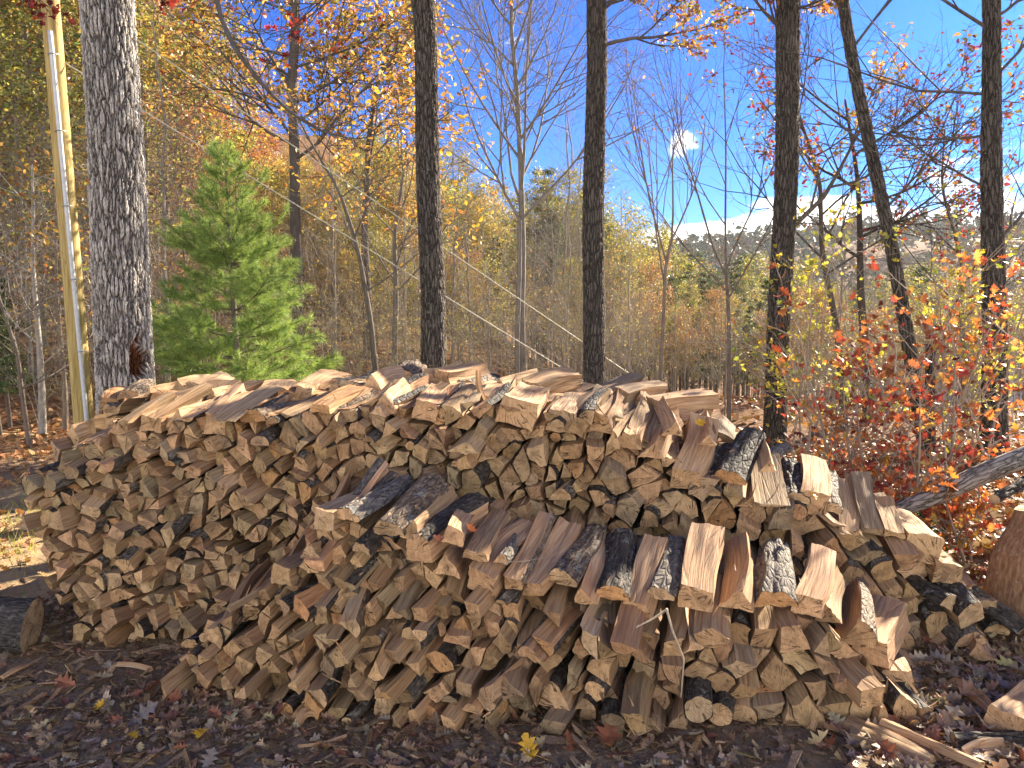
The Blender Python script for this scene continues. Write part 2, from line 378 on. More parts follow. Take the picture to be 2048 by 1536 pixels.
WOOD_T = [((1.0, 0.97, 0.93), 'tan'), ((1.10, 1.0, 0.92), 'pale'), ((1.04, 0.92, 0.85), 'pinkish'), ((0.82, 0.74, 0.66), 'brown'), ((0.70, 0.72, 0.74), 'greyish'), ((1.0, 0.80, 0.62), 'orange brown'), ((0.9, 0.85, 0.76), 'dull tan')]
WOOD_W = [4.5, 2.8, 2.0, 2.4, 1.5, 0.8, 3.4]
def build_log(poly, length, seed, bark=(), detail=1, wtint=(1, 1, 1), btint=(1, 1, 1), rough=1.0, endtint=None, out=None, Mx=None, org=None):
    """poly (n,2) CCW about its centre. Returns (body, bark, front end) builders, or adds all to OUT in world space."""
    r = np.random.default_rng(seed); n = len(poly); off = r.uniform(0, 50, 3); pith = r.uniform(-0.05, 0.05, 2)
    if n >= 3:  # pith near the sharpest corner, as in a wedge split from a round
        pith = -poly[r.integers(n)] * r.uniform(0.6, 1.1)
    m = {0: 4, 1: 11, 2: 20}[detail]; zs = np.linspace(0, -length, m + 1)
    ts = r.uniform(0.75, 1.15); tw = R(r.uniform(-9, 9)); sl = r.uniform(-0.12, 0.12, 2); sl2 = r.uniform(-0.2, 0.2, 2)
    bend = r.uniform(-0.016, 0.016, 2)
    span = max(np.ptp(poly[:, 0]), np.ptp(poly[:, 1]))
    def shape(xy, z, outw=0.0, barky=False):
        u = -z / length
        s = 1 + (ts - 1) * u; c, sn = np.cos(tw * u), np.sin(tw * u)
        x = (xy[..., 0] * c - xy[..., 1] * sn) * s + bend[0] * np.sin(u * 3.1); y = (xy[..., 0] * sn + xy[..., 1] * c) * s + bend[1] * np.sin(u * 3.1)
        q = np.stack([xy[..., 0], xy[..., 1], z], -1)
        a1 = 0.0050 * rough * min(1, span / 0.1)
        x = x + a1 * vn(q * (22, 22, 5) + off, 1) + 0.6 * a1 * vn(q * (90, 90, 7) + off, 3) * (detail > 0)
        y = y + a1 * vn(q * (22, 22, 5) + off, 2) + 0.6 * a1 * vn(q * (90, 90, 7) + off, 4) * (detail > 0)
        zz = z + (xy @ sl) * (1 - u) + (xy @ sl2) * u + 0.0035 * vn(q * (60, 60, 1) + off, 7)
        return np.stack([x, y, zz], -1)
    body, bk, fe = (MB(), MB(), MB()) if out is None else (out, out, out)
    def put(mb, V, Fc, mat, tint, lpv):
        if out is not None: V = V @ Mx.T + org
        mb.add(V, Fc, mat, tint, lpv)
    et = np.array(endtint if endtint is not None else np.array(wtint) * r.uniform(0.88, 1.18)); wt = np.array(wtint); btn = np.array(btint)
    ring = []
    for e in range(n):
        A, B = poly[e], poly[(e + 1) % n]; d = B - A; ln = np.linalg.norm(d); k = {0: 2, 1: 5, 2: 8}[detail]
        if e in bark: k += {0: 1, 1: 2, 2: 3}[detail]
        u = np.linspace(0, 1, k + 1); nrm = np.array([d[1], -d[0]]) / (ln + 1e-9)
        bulge = (0.20 * ln if e in bark else r.choice([-.10, -.03, 0, 0, .03]) * r.uniform(.5, 1.2) * ln)
        pts = A + d * u[:, None] + nrm * (bulge * 4 * u * (1 - u))[:, None]
        ring.append(pts[:-1])
        xy = np.repeat(pts[None], m + 1, 0); zz = np.repeat(zs[:, None], k + 1, 1)
        V = shape(xy, zz)
        if e in bark and detail > 0:
            q = np.stack([xy[..., 0], xy[..., 1], zz], -1)
            am = (0.003 + 0.0035 * vn(q * (55, 55, 24) + off, 11)) * (0.15 + 0.85 * np.sin(np.pi * u))[None, :]
            V[..., 0] += nrm[0] * am; V[..., 1] += nrm[1] * am
        I = np.arange(m)[:, None] * (k + 1); J = np.arange(k)[None]
        Q = np.stack([I + J, I + k + 1 + J, I + k + 2 + J, I + J + 1], -1).reshape(-1, 4)
        lpv = (np.stack([xy[..., 0] + off[0], xy[..., 1] + off[1], zz + off[2]], -1)).reshape(-1, 3)
        if e in bark: put(bk, V.reshape(-1, 3), Q, 2 if out is not None else 0, btn, lpv)
        else:
            et2 = wt * r.uniform(0.85, 1.08)
            put(body, V.reshape(-1, 3), Q, 0, et2, lpv)
    ring = np.concatenate(ring); K = len(ring); cen = ring.mean(0)
    for z0, mb, flip in ((0.0, fe, False), (-length, body, True)):
        lays = [ring] + ([cen + (ring - cen) * 0.6] if detail > 0 else []) + ([cen + (ring - cen) * 0.3] if detail > 0 else [])
        P2 = np.concatenate(lays + [cen[None]]); V = shape(P2, np.full(len(P2), z0))
        if detail > 0: V[K:, 2] += 0.0025 * r.normal(size=len(V) - K)
        Fs = []; a = np.arange(K); b = (a + 1) % K
        for li in range(len(lays) - 1):
            o = li * K; q = np.stack([o + a, o + b, o + K + b, o + K + a], -1); Fs.append(q[:, ::-1] if flip else q)
        o = (len(lays) - 1) * K; tt_ = np.stack([o + a, o + b, np.full(K, len(P2) - 1)], -1); Fs.append(tt_[:, ::-1] if flip else tt_)
        lpv = np.stack([P2[:, 0] + pith[0], P2[:, 1] + pith[1], np.full(len(P2), off[2])], -1)
        isout = out is not None
        put(mb, V, Fs, (1 if (isout or flip) else 0), et, lpv)
    return body, bk, fe

# ---- packing: a random triangulation of the stack's face, triangles partly merged to quads, is how splits nest
def pack_face(u0, u1, Hf, rf, seed, left=None, right=None):
    r = np.random.default_rng(seed); pts = []
    du = 0.05
    for uu in np.arange(u0, u1, du):  # boundary points, bottom and top
        pass
    cand = []
    x = u0
    while x < u1:
        s = rf(x); cand.append((x, 0.0)); cand.append((x, Hf(x) + r.uniform(-.4, .4) * s)); x += s * r.uniform(0.9, 1.35)
    P = np.array(cand); rad = np.array([rf(c[0]) for c in cand]) * 0.8
    tries = 14000
    hm = max(Hf(q) for q in np.linspace(u0, u1, 60))
    C = np.stack([r.uniform(u0, u1, tries), r.uniform(0, hm, tries)], -1)
    lst = list(map(tuple, P))
    A = np.zeros((6000, 2)); A[:len(lst)] = lst; nA = len(lst)
    for c in C:
        rr = rf(c[0])
        if c[1] > Hf(c[0]) - 0.4 * rr or c[1] < 0.4 * rr: continue
        if left is not None and c[0] < left(c[1]): continue
        if right is not None and c[0] > right(c[1]): continue
        dd = (A[:nA, 0] - c[0]) ** 2 + (A[:nA, 1] - c[1]) ** 2
        if dd.min() < rr * rr: continue
        A[nA] = c; nA += 1
    A = A[:nA]
    res = geometry.delaunay_2d_cdt([Vector(a) for a in A], [], [], 0, 1e-5)
    V = np.array([tuple(v) for v in res[0]]); tris = [tuple(f) for f in res[2]]
    good = []
    for f in tris:
        p = V[list(f)]; c = p.mean(0); e = [np.linalg.norm(p[k] - p[(k + 1) % 3]) for k in range(3)]; rr = rf(c[0])
        ar = 0.5 * abs(np.cross(p[1] - p[0], p[2] - p[0]))
        if max(e) > 2.6 * rr or ar < 0.16 * rr * rr: continue
        if c[1] > Hf(c[0]) + 0.02 or (left is not None and c[0] < left(c[1])) or (right is not None and c[0] > right(c[1])): continue
        good.append(f)
    em = {}
    for k, f in enumerate(good):
        for q in range(3):
            em.setdefault(frozenset((f[q], f[(q + 1) % 3])), []).append(k)
    used = set(); cells = []
    order = r.permutation(len(good))
    for k in order:
        if k in used: continue
        f = good[k]; p = V[list(f)]; used.add(k); done = False
        if r.random() < 0.66:
            edges = sorted([(-np.linalg.norm(V[f[q]] - V[f[(q + 1) % 3]]), q) for q in range(3)])
            for _, q in edges[:2]:
                nb = [z for z in em[frozenset((f[q], f[(q + 1) % 3]))] if z != k and z not in used]
                if not nb: continue
                o = [v for v in good[nb[0]] if v not in f][0]
                poly = np.array([V[f[q]], V[o], V[f[(q + 1) % 3]], V[f[(q + 2) % 3]]])
                cr = [np.cross(poly[(a + 1) % 4] - poly[a], poly[(a + 2) % 4] - poly[(a + 1) % 4]) for a in range(4)]
                if min(cr) * max(cr) > 0 and min(abs(x) for x in cr) > 0.12 * max(abs(x) for x in cr):
                    used.add(nb[0]); cells.append(poly); done = True; break
        if not done: cells.append(p)
    out = []
    for p in cells:
        if np.sum(p[:, 0] * np.roll(p[:, 1], -1) - np.roll(p[:, 0], -1) * p[:, 1]) < 0: p = p[::-1]
        out.append(p)
    return out

def interp(pts):
    xs = [p[0] for p in pts]; ys = [p[1] for p in pts]
    return lambda x: float(np.interp(x, xs, ys))
def prof(pix, Y):  # silhouette given as photo points on a plane at depth Y -> height over X
    q = sorted((float(at(a, b, Y)[0]), float(at(a, b, Y)[2])) for a, b in pix); return interp(q)

LOGS = []   # dicts: org, M (frame), poly, length, bark, wt, name, stack, v
def cell_area(p): return 0.5 * abs(np.sum(p[:, 0] * np.roll(p[:, 1], -1) - np.roll(p[:, 0], -1) * p[:, 1]))
def choose_tint(r):
    i = r.choice(len(WOOD_T), p=np.array(WOOD_W) / sum(WOOD_W)); c, nme = WOOD_T[i]; s = r.uniform(0.72, 1.18)
    return tuple(np.array(c) * s * (1 + r.uniform(-.04, .04, 3))), nme
def bark_tint(r):
    k = r.random()
    if k < 0.55: return (0.85, 0.78, 0.72), 'black'
    if k < 0.85: return (1.8, 1.7, 1.6), 'grey'
    return (2.6, 2.0, 1.5), 'brown'
def fill_stack(name, cells, Yf, azf, pitchf, batter, seed, jit=0.03, lenr=(0.38, 0.46), roundp=0.05, shrink=0.85):
    r = np.random.default_rng(seed)
    for ci, p in enumerate(cells):
        c = p.mean(0); X, v = c
        az = azf(X) + R(r.normal(0, 6)); pit = pitchf(X, v) + R(r.normal(0, 4))
        q = (p - c) * np.array([math.cos(az), math.cos(pit)]) * (shrink + r.uniform(-0.03, 0.05))
        n = len(q); kindn = {3: 'triangular', 4: 'four-sided'}[n]
        bark = ()
        if r.random() < 0.42:
            ln = [np.linalg.norm(q[(k + 1) % n] - q[k]) for k in range(n)]; bark = (int(r.integers(n)),)
        if r.random() < roundp:  # a small unsplit round or a half round
            rr = math.sqrt(cell_area(q) / 3.3)
            if r.random() < 0.5:
                th = np.linspace(0, 2 * np.pi, 6, endpoint=False); q = np.stack([np.cos(th), np.sin(th)], -1) * rr * 0.95; bark = tuple(range(6)); kindn = 'round'
            else:
                th = np.linspace(0, np.pi, 4); q = np.stack([np.cos(th), np.sin(th) - 0.4], -1) * rr * 1.25; bark = (0, 1, 2); kindn = 'half-round'
        elif r.random() < 0.45:  # knock one corner off
            k = int(r.integers(n)); a = q[k] * 0.0 + q[k] + (q[(k - 1) % n] - q[k]) * r.uniform(.15, .35); b = q[k] + (q[(k + 1) % n] - q[k]) * r.uniform(.15, .35)
            q = np.concatenate([q[:k], [a, b], q[k + 1:]]); bark = tuple((e if e < k else e + 1) for e in bark)
            if n == 4: kindn = 'five-sided'
        roll = R(r.normal(0, 5))
        Mx = rot_frame(az, pit, roll)
        wt, tn = choose_tint(r); bt, bn = bark_tint(r)
        Ln = r.uniform(*lenr)
        org = np.array([X, Yf(X) + batter * v + abs(r.normal(0, jit)) * (1 if r.random() < .55 else -1), max(v, 0.02)]); org[2] += tz(org[0], org[1])
        LOGS.append(dict(org=org, M=Mx, poly=q, L=Ln, bark=bark, wt=wt, bt=bt, tn=tn, bn=bn, shape=kindn, stack=name, v=v, area=cell_area(q), seed=int(r.integers(1 << 30)), rough=r.uniform(0.7, 1.6), top=0))

# back stack, first row (its sawn ends face the camera)
YB = interp([(-2.5, 3.50), (0, 3.47), (2.2, 3.42)])
HB = prof([(20, 1120), (45, 1000), (52, 945), (120, 925), (135, 893), (190, 880), (215, 850), (260, 838), (400, 838), (520, 835), (640, 822), (760, 812), (920, 812), (1050, 818), (1180, 822), (1250, 850), (1330, 900), (1400, 950), (1500, 985), (1600, 1005), (1700, 1070), (1800, 1080), (1860, 1110), (1930, 1165), (1975, 1240), (2040, 1330)], 3.58)
leftB = interp([(0, -2.10), (0.3, -2.2), (0.6, -2.30), (0.85, -2.30), (1.1, -2.25)])
rB = interp([(-2.3, 0.057), (-0.6, 0.061), (0.4, 0.072), (1.0, 0.086), (2.2, 0.092)])
azB = interp([(-2.3, R(13)), (0, R(14)), (1.2, R(14)), (1.7, R(3)), (2.2, R(-12))])
fill_stack('back', pack_face(-2.36, 2.18, HB, rB, 11, left=leftB), YB, azB, lambda X, v: R(3 + 5 * v + (9 if X > 0.9 else 0)), 0.10, 12, jit=0.046)
# two more rows behind it carry the sunlit top
H2 = prof([(100, 880), (190, 835), (300, 808), (420, 806), (560, 812), (660, 792), (780, 782), (950, 792), (1150, 796), (1280, 812), (1400, 850), (1480, 885), (1560, 930), (1620, 1000)], 4.05)
H3 = prof([(170, 840), (225, 806), (330, 790), (450, 785), (540, 804), (640, 796), (690, 768), (745, 752), (860, 762), (950, 786), (1100, 788), (1200, 792), (1290, 806), (1370, 830), (1440, 860)], 4.5)
fill_stack('back', pack_face(-2.45, 1.5, H2, lambda x: 0.115, 21), lambda X: 3.99, lambda X: R(20), lambda X, v: R(3), 0.0, 22, jit=0.05)
N_REAR0 = len([l for l in LOGS])
fill_stack('rear', pack_face(-2.5, 1.15, H3, lambda x: 0.125, 31), lambda X: 4.46, lambda X: R(30), lambda X, v: R(2), 0.0, 32, jit=0.06)
# front stack
YF = interp([(-1.5, 3.08), (-0.9, 2.88), (-0.1, 2.76), (0.9, 2.76), (1.8, 2.84)])
HF = prof([(300, 1400), (345, 1330), (400, 1282), (470, 1228), (560, 1150), (600, 1080), (640, 1052), (700, 1062), (760, 1085), (830, 1112), (900, 1150), (960, 1182), (1060, 1196), (1180, 1215), (1280, 1240), (1400, 1218), (1500, 1225), (1600, 1235), (1690, 1285), (1760, 1330), (1830, 1410), (1900, 1465)], 2.98)
rF = interp([(-1.5, 0.056), (-0.5, 0.062), (0.3, 0.070), (1.0, 0.080), (1.8, 0.088)])
azF = interp([(-1.4, R(17)), (-0.6, R(20)), (0.1, R(22)), (0.6, R(17)), (1.0, R(10)), (1.4, R(-4)), (1.8, R(-16))])
fill_stack('front', pack_face(-1.42, 1.78, HF, rF, 41), YF, azF, lambda X, v: R(4 + 15 * min(1, v / 0.5) ** 2), 0.28, 42, jit=0.062, shrink=0.87)

# logs seen lengthwise, lying on top: front pixel, rear pixel, width px, depth, look
def shape_poly(kind, w, r):
    if kind == 'half-round':
        th = np.linspace(0, np.pi, 5); q = np.stack([np.cos(th) * 0.5, np.sin(th) * 0.42 - 0.15], -1) * w; return q, (0, 1, 2, 3)
    if kind == 'round':
        th = np.linspace(0, 2 * np.pi, 8, endpoint=False); return np.stack([np.cos(th) * 0.5, np.sin(th) * 0.42], -1) * w, tuple(range(8))
    if kind == 'triangular':
        q = np.array([(-0.5, -0.28), (0.5, -0.30), (0.05 + r.uniform(-.2, .2), 0.48)]) * w; return q, ()
    if kind == 'slab': return np.array([(-0.5, -0.16), (0.5, -0.2), (0.46, 0.16), (-0.42, 0.2)]) * w, ()
    q = np.array([(-0.48, -0.34), (0.46, -0.38), (0.5, 0.28), (-0.3, 0.42)]) * w * (1 + r.uniform(-.08, .08, (4, 2))); return q, ()
HERO = [ # fx, fy, rx, ry, w, stack, shape, wood tint, bark edges(None=default), bark tint
 (645, 1040, 755, 990, 60, 'front', 'four-sided', 'tan', None, None), (690, 1032, 812, 962, 66, 'front', 'half-round', 'pale', None, 'grey'),
 (722, 1098, 840, 990, 60, 'front', 'half-round', 'tan', None, 'black'), (775, 1062, 868, 968, 76, 'front', 'half-round', 'tan', None, 'brown'),
 (822, 1062, 900, 985, 56, 'front', 'triangular', 'dull tan', None, None), (836, 1100, 955, 1015, 74, 'front', 'four-sided', 'pinkish', (2,), 'black'),
 (905, 1075, 940, 1022, 52, 'front', 'four-sided', 'pinkish', None, None), (895, 1135, 945, 1075, 66, 'front', 'triangular', 'pale', None, None),
 (950, 1112, 1000, 1030, 55, 'front', 'slab', 'brown', None, None), (1000, 1120, 1035, 1045, 34, 'front', 'triangular', 'pale', (1,), 'grey'),
 (962, 1165, 1060, 1062, 86, 'front', 'four-sided', 'pinkish', None, None), (1022, 1165, 1090, 1030, 50, 'front', 'four-sided', 'pinkish', (1,), 'brown'),
 (1060, 1178, 1138, 1052, 58, 'front', 'four-sided', 'pinkish', None, None), (1122, 1158, 1190, 1062, 76, 'front', 'half-round', 'tan', None, 'brown'),
 (1168, 1195, 1212, 1080, 56, 'front', 'triangular', 'pinkish', None, None), (1225, 1190, 1245, 1072, 78, 'front', 'half-round', 'orange brown', None, 'black'),
 (1272, 1222, 1312, 1085, 62, 'front', 'four-sided', 'pinkish', (3,), 'grey'), (1320, 1190, 1352, 1085, 64, 'front', 'half-round', 'tan', None, 'grey'),
 (1388, 1198, 1412, 1068, 84, 'front', 'four-sided', 'pale', None, None), (1472, 1202, 1478, 1082, 78, 'front', 'triangular', 'pale', None, None),
 (1552, 1205, 1548, 1098, 94, 'front', 'half-round', 'orange brown', None, 'grey'), (1612, 1212, 1640, 1112, 70, 'front', 'four-sided', 'pinkish', None, None),
 (1655, 1232, 1672, 1150, 58, 'front', 'triangular', 'brown', None, None), (1705, 1272, 1700, 1175, 84, 'front', 'triangular', 'brown', (1,), 'brown'),
 (1735, 1305, 1775, 1222, 88, 'front', 'four-sided', 'pinkish', None, None), (1795, 1352, 1770, 1290, 66, 'front', 'slab', 'tan', None, None),
 (1835, 1418, 1790, 1310, 66, 'front', 'four-sided', 'pinkish', None, None), (1890, 1440, 1845, 1375, 46, 'front', 'triangular', 'dull tan', (1,), 'black'),
 (1440, 1240, 1450, 1185, 52, 'front', 'four-sided', 'tan', None, None), (1120, 1262, 1175, 1195, 60, 'front', 'half-round', 'tan', None, 'grey'),
 (1190, 1245, 1225, 1185, 56, 'front', 'four-sided', 'pale', None, None), (380, 1290, 470, 1235, 42, 'front', 'half-round', 'brown', None, 'black'),
 (425, 1258, 505, 1200, 44, 'front', 'four-sided', 'pinkish', None, None), (500, 1205, 600, 1150, 40, 'front', 'slab', 'tan', None, None),
 (560, 1150, 660, 1085, 60, 'front', 'four-sided', 'dull tan', None, None), (620, 1105, 700, 1060, 48, 'front', 'triangular', 'tan', None, None),
 (1368, 958, 1402, 850, 72, 'back', 'four-sided', 'pale', None, None), (1412, 985, 1450, 900, 62, 'back', 'half-round', 'tan', None, 'black'),
 (1455, 958, 1505, 868, 78, 'back', 'half-round', 'orange brown', None, 'black'), (1495, 1008, 1492, 925, 50, 'back', 'triangular', 'pale', None, None),
 (1548, 1028, 1518, 922, 50, 'back', 'four-sided', 'pale', None, None), (1535, 935, 1512, 872, 40, 'back', 'triangular', 'pale', None, None),
 (1622, 1005, 1618, 930, 72, 'back', 'four-sided', 'pale', None, None), (1592, 1000, 1575, 925, 56, 'back', 'half-round', 'tan', None, 'black'),
 (1662, 1018, 1660, 950, 46, 'back', 'half-round', 'tan', None, 'grey'), (1692, 1075, 1682, 972, 56, 'back', 'four-sided', 'pale', None, None),
 (1745, 1062, 1716, 950, 48, 'back', 'slab', 'greyish', None, None), (1788, 1068, 1748, 990, 48, 'back', 'slab', 'dull tan', None, None),
 (1840, 1100, 1775, 1040, 96, 'back', 'four-sided', 'dull tan', None, None), (1895, 1148, 1840, 1095, 66, 'back', 'four-sided', 'dull tan', None, None),
 (1925, 1185, 1880, 1130, 60, 'back', 'triangular', 'pale', None, None), (1995, 1262, 1898, 1158, 52, 'back', 'half-round', 'dull tan', None, 'black'),
 (1965, 1215, 1905, 1150, 62, 'back', 'four-sided', 'tan', None, None), (2005, 1300, 1940, 1225, 66, 'back', 'triangular', 'dull tan', None, None), (2030, 1325, 1985, 1250, 58, 'back', 'four-sided', 'pale', None, None), (1950, 1275, 1895, 1205, 60, 'back', 'triangular', 'tan', None, None),
 (1302, 905, 1345, 832, 58, 'back', 'triangular', 'pinkish', None, None), (1262, 880, 1290, 835, 48, 'back', 'four-sided', 'pale', None, None),
 (1345, 860, 1322, 806, 44, 'back', 'triangular', 'pale', None, None), (1415, 880, 1410, 830, 40, 'back', 'triangular', 'pale', None, None),
 (1200, 850, 1225, 800, 70, 'back', 'triangular', 'pale', None, None), (1120, 842, 1150, 805, 72, 'back', 'four-sided', 'tan', None, None),
 (1030, 825, 1060, 792, 90, 'back', 'four-sided', 'pale', None, None), (760, 815, 800, 778, 60, 'back', 'triangular', 'pale', None, None), (850, 822, 880, 785, 60, 'back', 'four-sided', 'pinkish', None, None),
 (640, 818, 720, 780, 50, 'back', 'slab', 'orange brown', None, None), (300, 850, 390, 806, 50, 'back', 'four-sided', 'pale', None, None), (425, 850, 500, 800, 60, 'back', 'four-sided', 'pale', None, None),
 (505, 835, 600, 812, 62, 'back', 'half-round', 'orange brown', None, 'brown'), (232, 858, 310, 822, 40, 'back', 'triangular', 'pinkish', None, None), (355, 842, 450, 805, 52, 'back', 'triangular', 'pale', None, None),
 (270, 880, 330, 852, 46, 'back', 'four-sided', 'pinkish', None, None), (225, 822, 330, 790, 34, 'back', 'half-round', 'brown', None, 'brown'), (690, 790, 745, 752, 44, 'back', 'half-round', 'brown', None, 'black'),
]
rl = np.random.default_rng(4321)
for fx in np.arange(215, 1430, 44):
    for row, (Hh, Yr) in enumerate(((H2, 4.02), (H3, 4.42))):
        if rl.random() < .35 or (row and fx > 1180): continue
        f_ = fx + rl.uniform(-20, 20); X_ = at(f_, 800, Yr)[0]; zz_ = Hh(X_) + rl.uniform(.0, .045); u_, v_, _ = proj((X_, Yr, zz_)); dx_ = rl.uniform(15, 120)
        HERO.append((u_, v_, u_ + dx_, v_ - rl.uniform(4, 26), rl.uniform(38, 66), 'back%d' % row, rl.choice(['four-sided', 'triangular', 'half-round', 'triangular', 'four-sided']), rl.choice(['pale', 'tan', 'pinkish', 'pale', 'dull tan', 'orange brown']), None, rl.choice(['black', 'brown', 'grey'])))
TN = {n: c for c, n in WOOD_T}; BT = {'black': (0.85, 0.78, 0.72), 'grey': (2.2, 2.1, 1.95), 'brown': (2.5, 2.0, 1.5)}
for k, (fx, fy, rx, ry, w, stk, shp, tn, bk, bt) in enumerate(HERO):
    r = np.random.default_rng(900 + k)
    X0 = at(fx, fy, 3.0)[0]
    if stk == 'front': Y0 = YF(X0) + 0.28 * 0.45
    else: Y0 = (YB(X0) + 0.08) if fx > 1240 else (YB(X0) + 0.10)
    if (fx, fy) in ((225, 822), (690, 790)): Y0 = 4.35
    if stk in ('back0', 'back1'): Y0 = (4.02, 4.42)[int(stk[-1])]; stk = 'back'
    P0 = at(fx, fy, Y0); Ln = 0.40 + r.uniform(0, 0.05); best = None
    for Y2 in np.linspace(Y0 + 0.02, Y0 + Ln, 60):
        d = abs(np.linalg.norm(at(rx, ry, Y2) - P0) - Ln)
        if best is None or d < best[0]: best = (d, Y2)
    D = at(rx, ry, best[1]) - P0
    wm = w * .93 * Y0 / F
    q, b0 = shape_poly(shp, wm, r)
    if bk is not None: b0 = bk
    Mx = frame_dir(D, R(r.normal(0, 5)))
    wt = tuple(np.array(TN[tn]) * r.uniform(0.95, 1.12))
    LOGS.append(dict(org=P0, M=Mx, poly=q, L=Ln, bark=b0, wt=wt, bt=BT[bt or 'black'], tn=tn, bn=bt or 'black', shape=shp, stack=stk, v=P0[2], area=1.0, seed=7000 + k, rough=1.5, top=1))

# the 300 that show largest are logs of their own; the rest of the pile is one joined mass
def score(l):
    if l['top']: return 1e9
    x, y, f = proj(l['org'])
    if l['stack'] == 'rear' or l['org'][1] > 3.8:
        return l['area'] / f ** 2 * (0.55 if y < 815 else 0.0)
    return l['area'] / f ** 2
ordr = sorted(range(len(LOGS)), key=lambda i: -score(LOGS[i]))
single = set(ordr[:300])
ZONES = [(215, 'at left end'), (330, 'below grey oak'), (430, 'left of pine'), (560, 'below pine'), (700, 'right of pine'), (830, 'left of brown trunk'), (930, 'below brown trunk'), (1080, 'below leafless tree'),
         (1170, 'left of dark trunk'), (1260, 'below dark trunk'), (1400, 'right of dark trunk'), (1500, 'before second dark trunk'), (1600, 'below second dark trunk'), (1720, 'by red leaves'), (1830, 'near right end'), (9999, 'at right end')]
ORD = ['first', 'second', 'third', 'fourth', 'fifth', 'sixth', 'seventh', 'eighth', 'ninth', 'tenth', 'eleventh', 'twelfth']
NUMW = ['one', 'two', 'three', 'four', 'five', 'six', 'seven', 'eight', 'nine', 'ten']
buckets = {}
for i_ in single:
    l = LOGS[i_]; x, y, f = proj(l['org']); l['px'] = x
    z = next(n for lim, n in ZONES if x < lim)
    hv = l['v']; top = (HF(l['org'][0]) if l['stack'] == 'front' else HB(l['org'][0])) + 0.02
    fr = hv / max(top, .05)
    lev = 'on top of' if (l['top'] or fr > 0.93) else 'high in' if fr > 0.68 else 'halfway up' if fr > 0.4 else 'low in' if fr > 0.17 else 'at foot of'
    bk = '' if not l['bark'] else ' %s-barked' % l['bn']
    st = 'front' if l['stack'] == 'front' else 'back'
    l['desc'] = ('%s%s %s' % (l['tn'].replace(' ', '-'), bk, l['shape']), '%s %s stack %s' % (lev, st, z))
    buckets.setdefault(l['desc'], []).append(i_)
for desc, ids in buckets.items():
    ids.sort(key=lambda q: LOGS[q]['px'])
    for n_, q in enumerate(ids):
        LOGS[q]['label'] = '%s split log %s' % desc if len(ids) == 1 else '%s %s log from left %s' % (ORD[n_], desc[0], desc[1])
mass = MB()
for i_, l in enumerate(LOGS):
    if i_ in single:
        det = 2 if l['top'] or l['area'] > 0.02 else 1
        body, bk, fe = build_log(l['poly'], l['L'], l['seed'], l['bark'], det, l['wt'], l['bt'], l['rough'])
        c = np.array([0, 0, -l['L'] / 2])
        for mb in (body, bk, fe):
            for V in mb.V: V -= c.astype(np.float32)
        org = l['org'] + l['M'] @ c
        Mw = Matrix([[*l['M'][0], org[0]], [*l['M'][1], org[1]], [*l['M'][2], org[2]], [0, 0, 0, 1]])
        if not body.F: continue
        o = link('split_log', body.mesh('split_log', [M_SPLIT, M_END]), label=l['label'], cat='firewood log', group='split logs stacked in the firewood pile')
        o.matrix_world = Mw
        link('cut_end', fe.mesh('cut_end', [M_END]), o)
        if bk.F: link('bark', bk.mesh('bark', [M_LBARK]), o)
    else:
        deep = l['org'][1] > 3.8
        if deep and score(l) == 0.0 and False: continue
        build_log(l['poly'], l['L'], l['seed'], l['bark'], 0 if deep and l['v'] < 0.8 else 1, l['wt'], l['bt'], l['rough'], out=mass, Mx=l['M'], org=l['org'])
link('stacked_firewood', mass.mesh('stacked_firewood', [M_SPLIT, M_END, M_LBARK]), label='smaller split logs packed between the larger ones through the whole firewood stack', cat='firewood', kind='stuff')
sl = MB(); rs = np.random.default_rng(55)
for k in range(900):
    l = LOGS[int(rs.integers(len(LOGS)))]
    if l['org'][1] > 4.2 and rs.random() < .6: continue
    zz_ = -rs.uniform(0, .5) * l['L']; top_ = l['poly'][:, 1].max()
    c = l['org'] + l['M'] @ np.array([rs.uniform(-.03, .03), top_ + rs.uniform(-.004, .008), zz_ if rs.random() < .75 else .004])
    d = l['M'][:, 2] * rs.choice([-1, 1]) + rs.normal(0, .55, 3); d /= np.linalg.norm(d); ln = rs.uniform(.02, .10); w_ = rs.uniform(.0012, .0045)
    P_ = [c - d * ln / 2, c + rs.normal(0, .002, 3), c + d * ln / 2]; V, Fc = tube(P_, [w_ * .4, w_, w_ * .15], 4); T_ = np.array(TN[rs.choice(['pale', 'tan', 'orange brown', 'brown'])]) * rs.uniform(.7, 1.2)
    sl.add(V, Fc, 0, T_, V + rs.uniform(0, 9), smooth=False)
link('wood_splinters', sl.mesh('wood_splinters', [M_SPLIT]), label='fine torn splinters lying between the stacked logs', kind='stuff')
print('logs', len(LOGS))

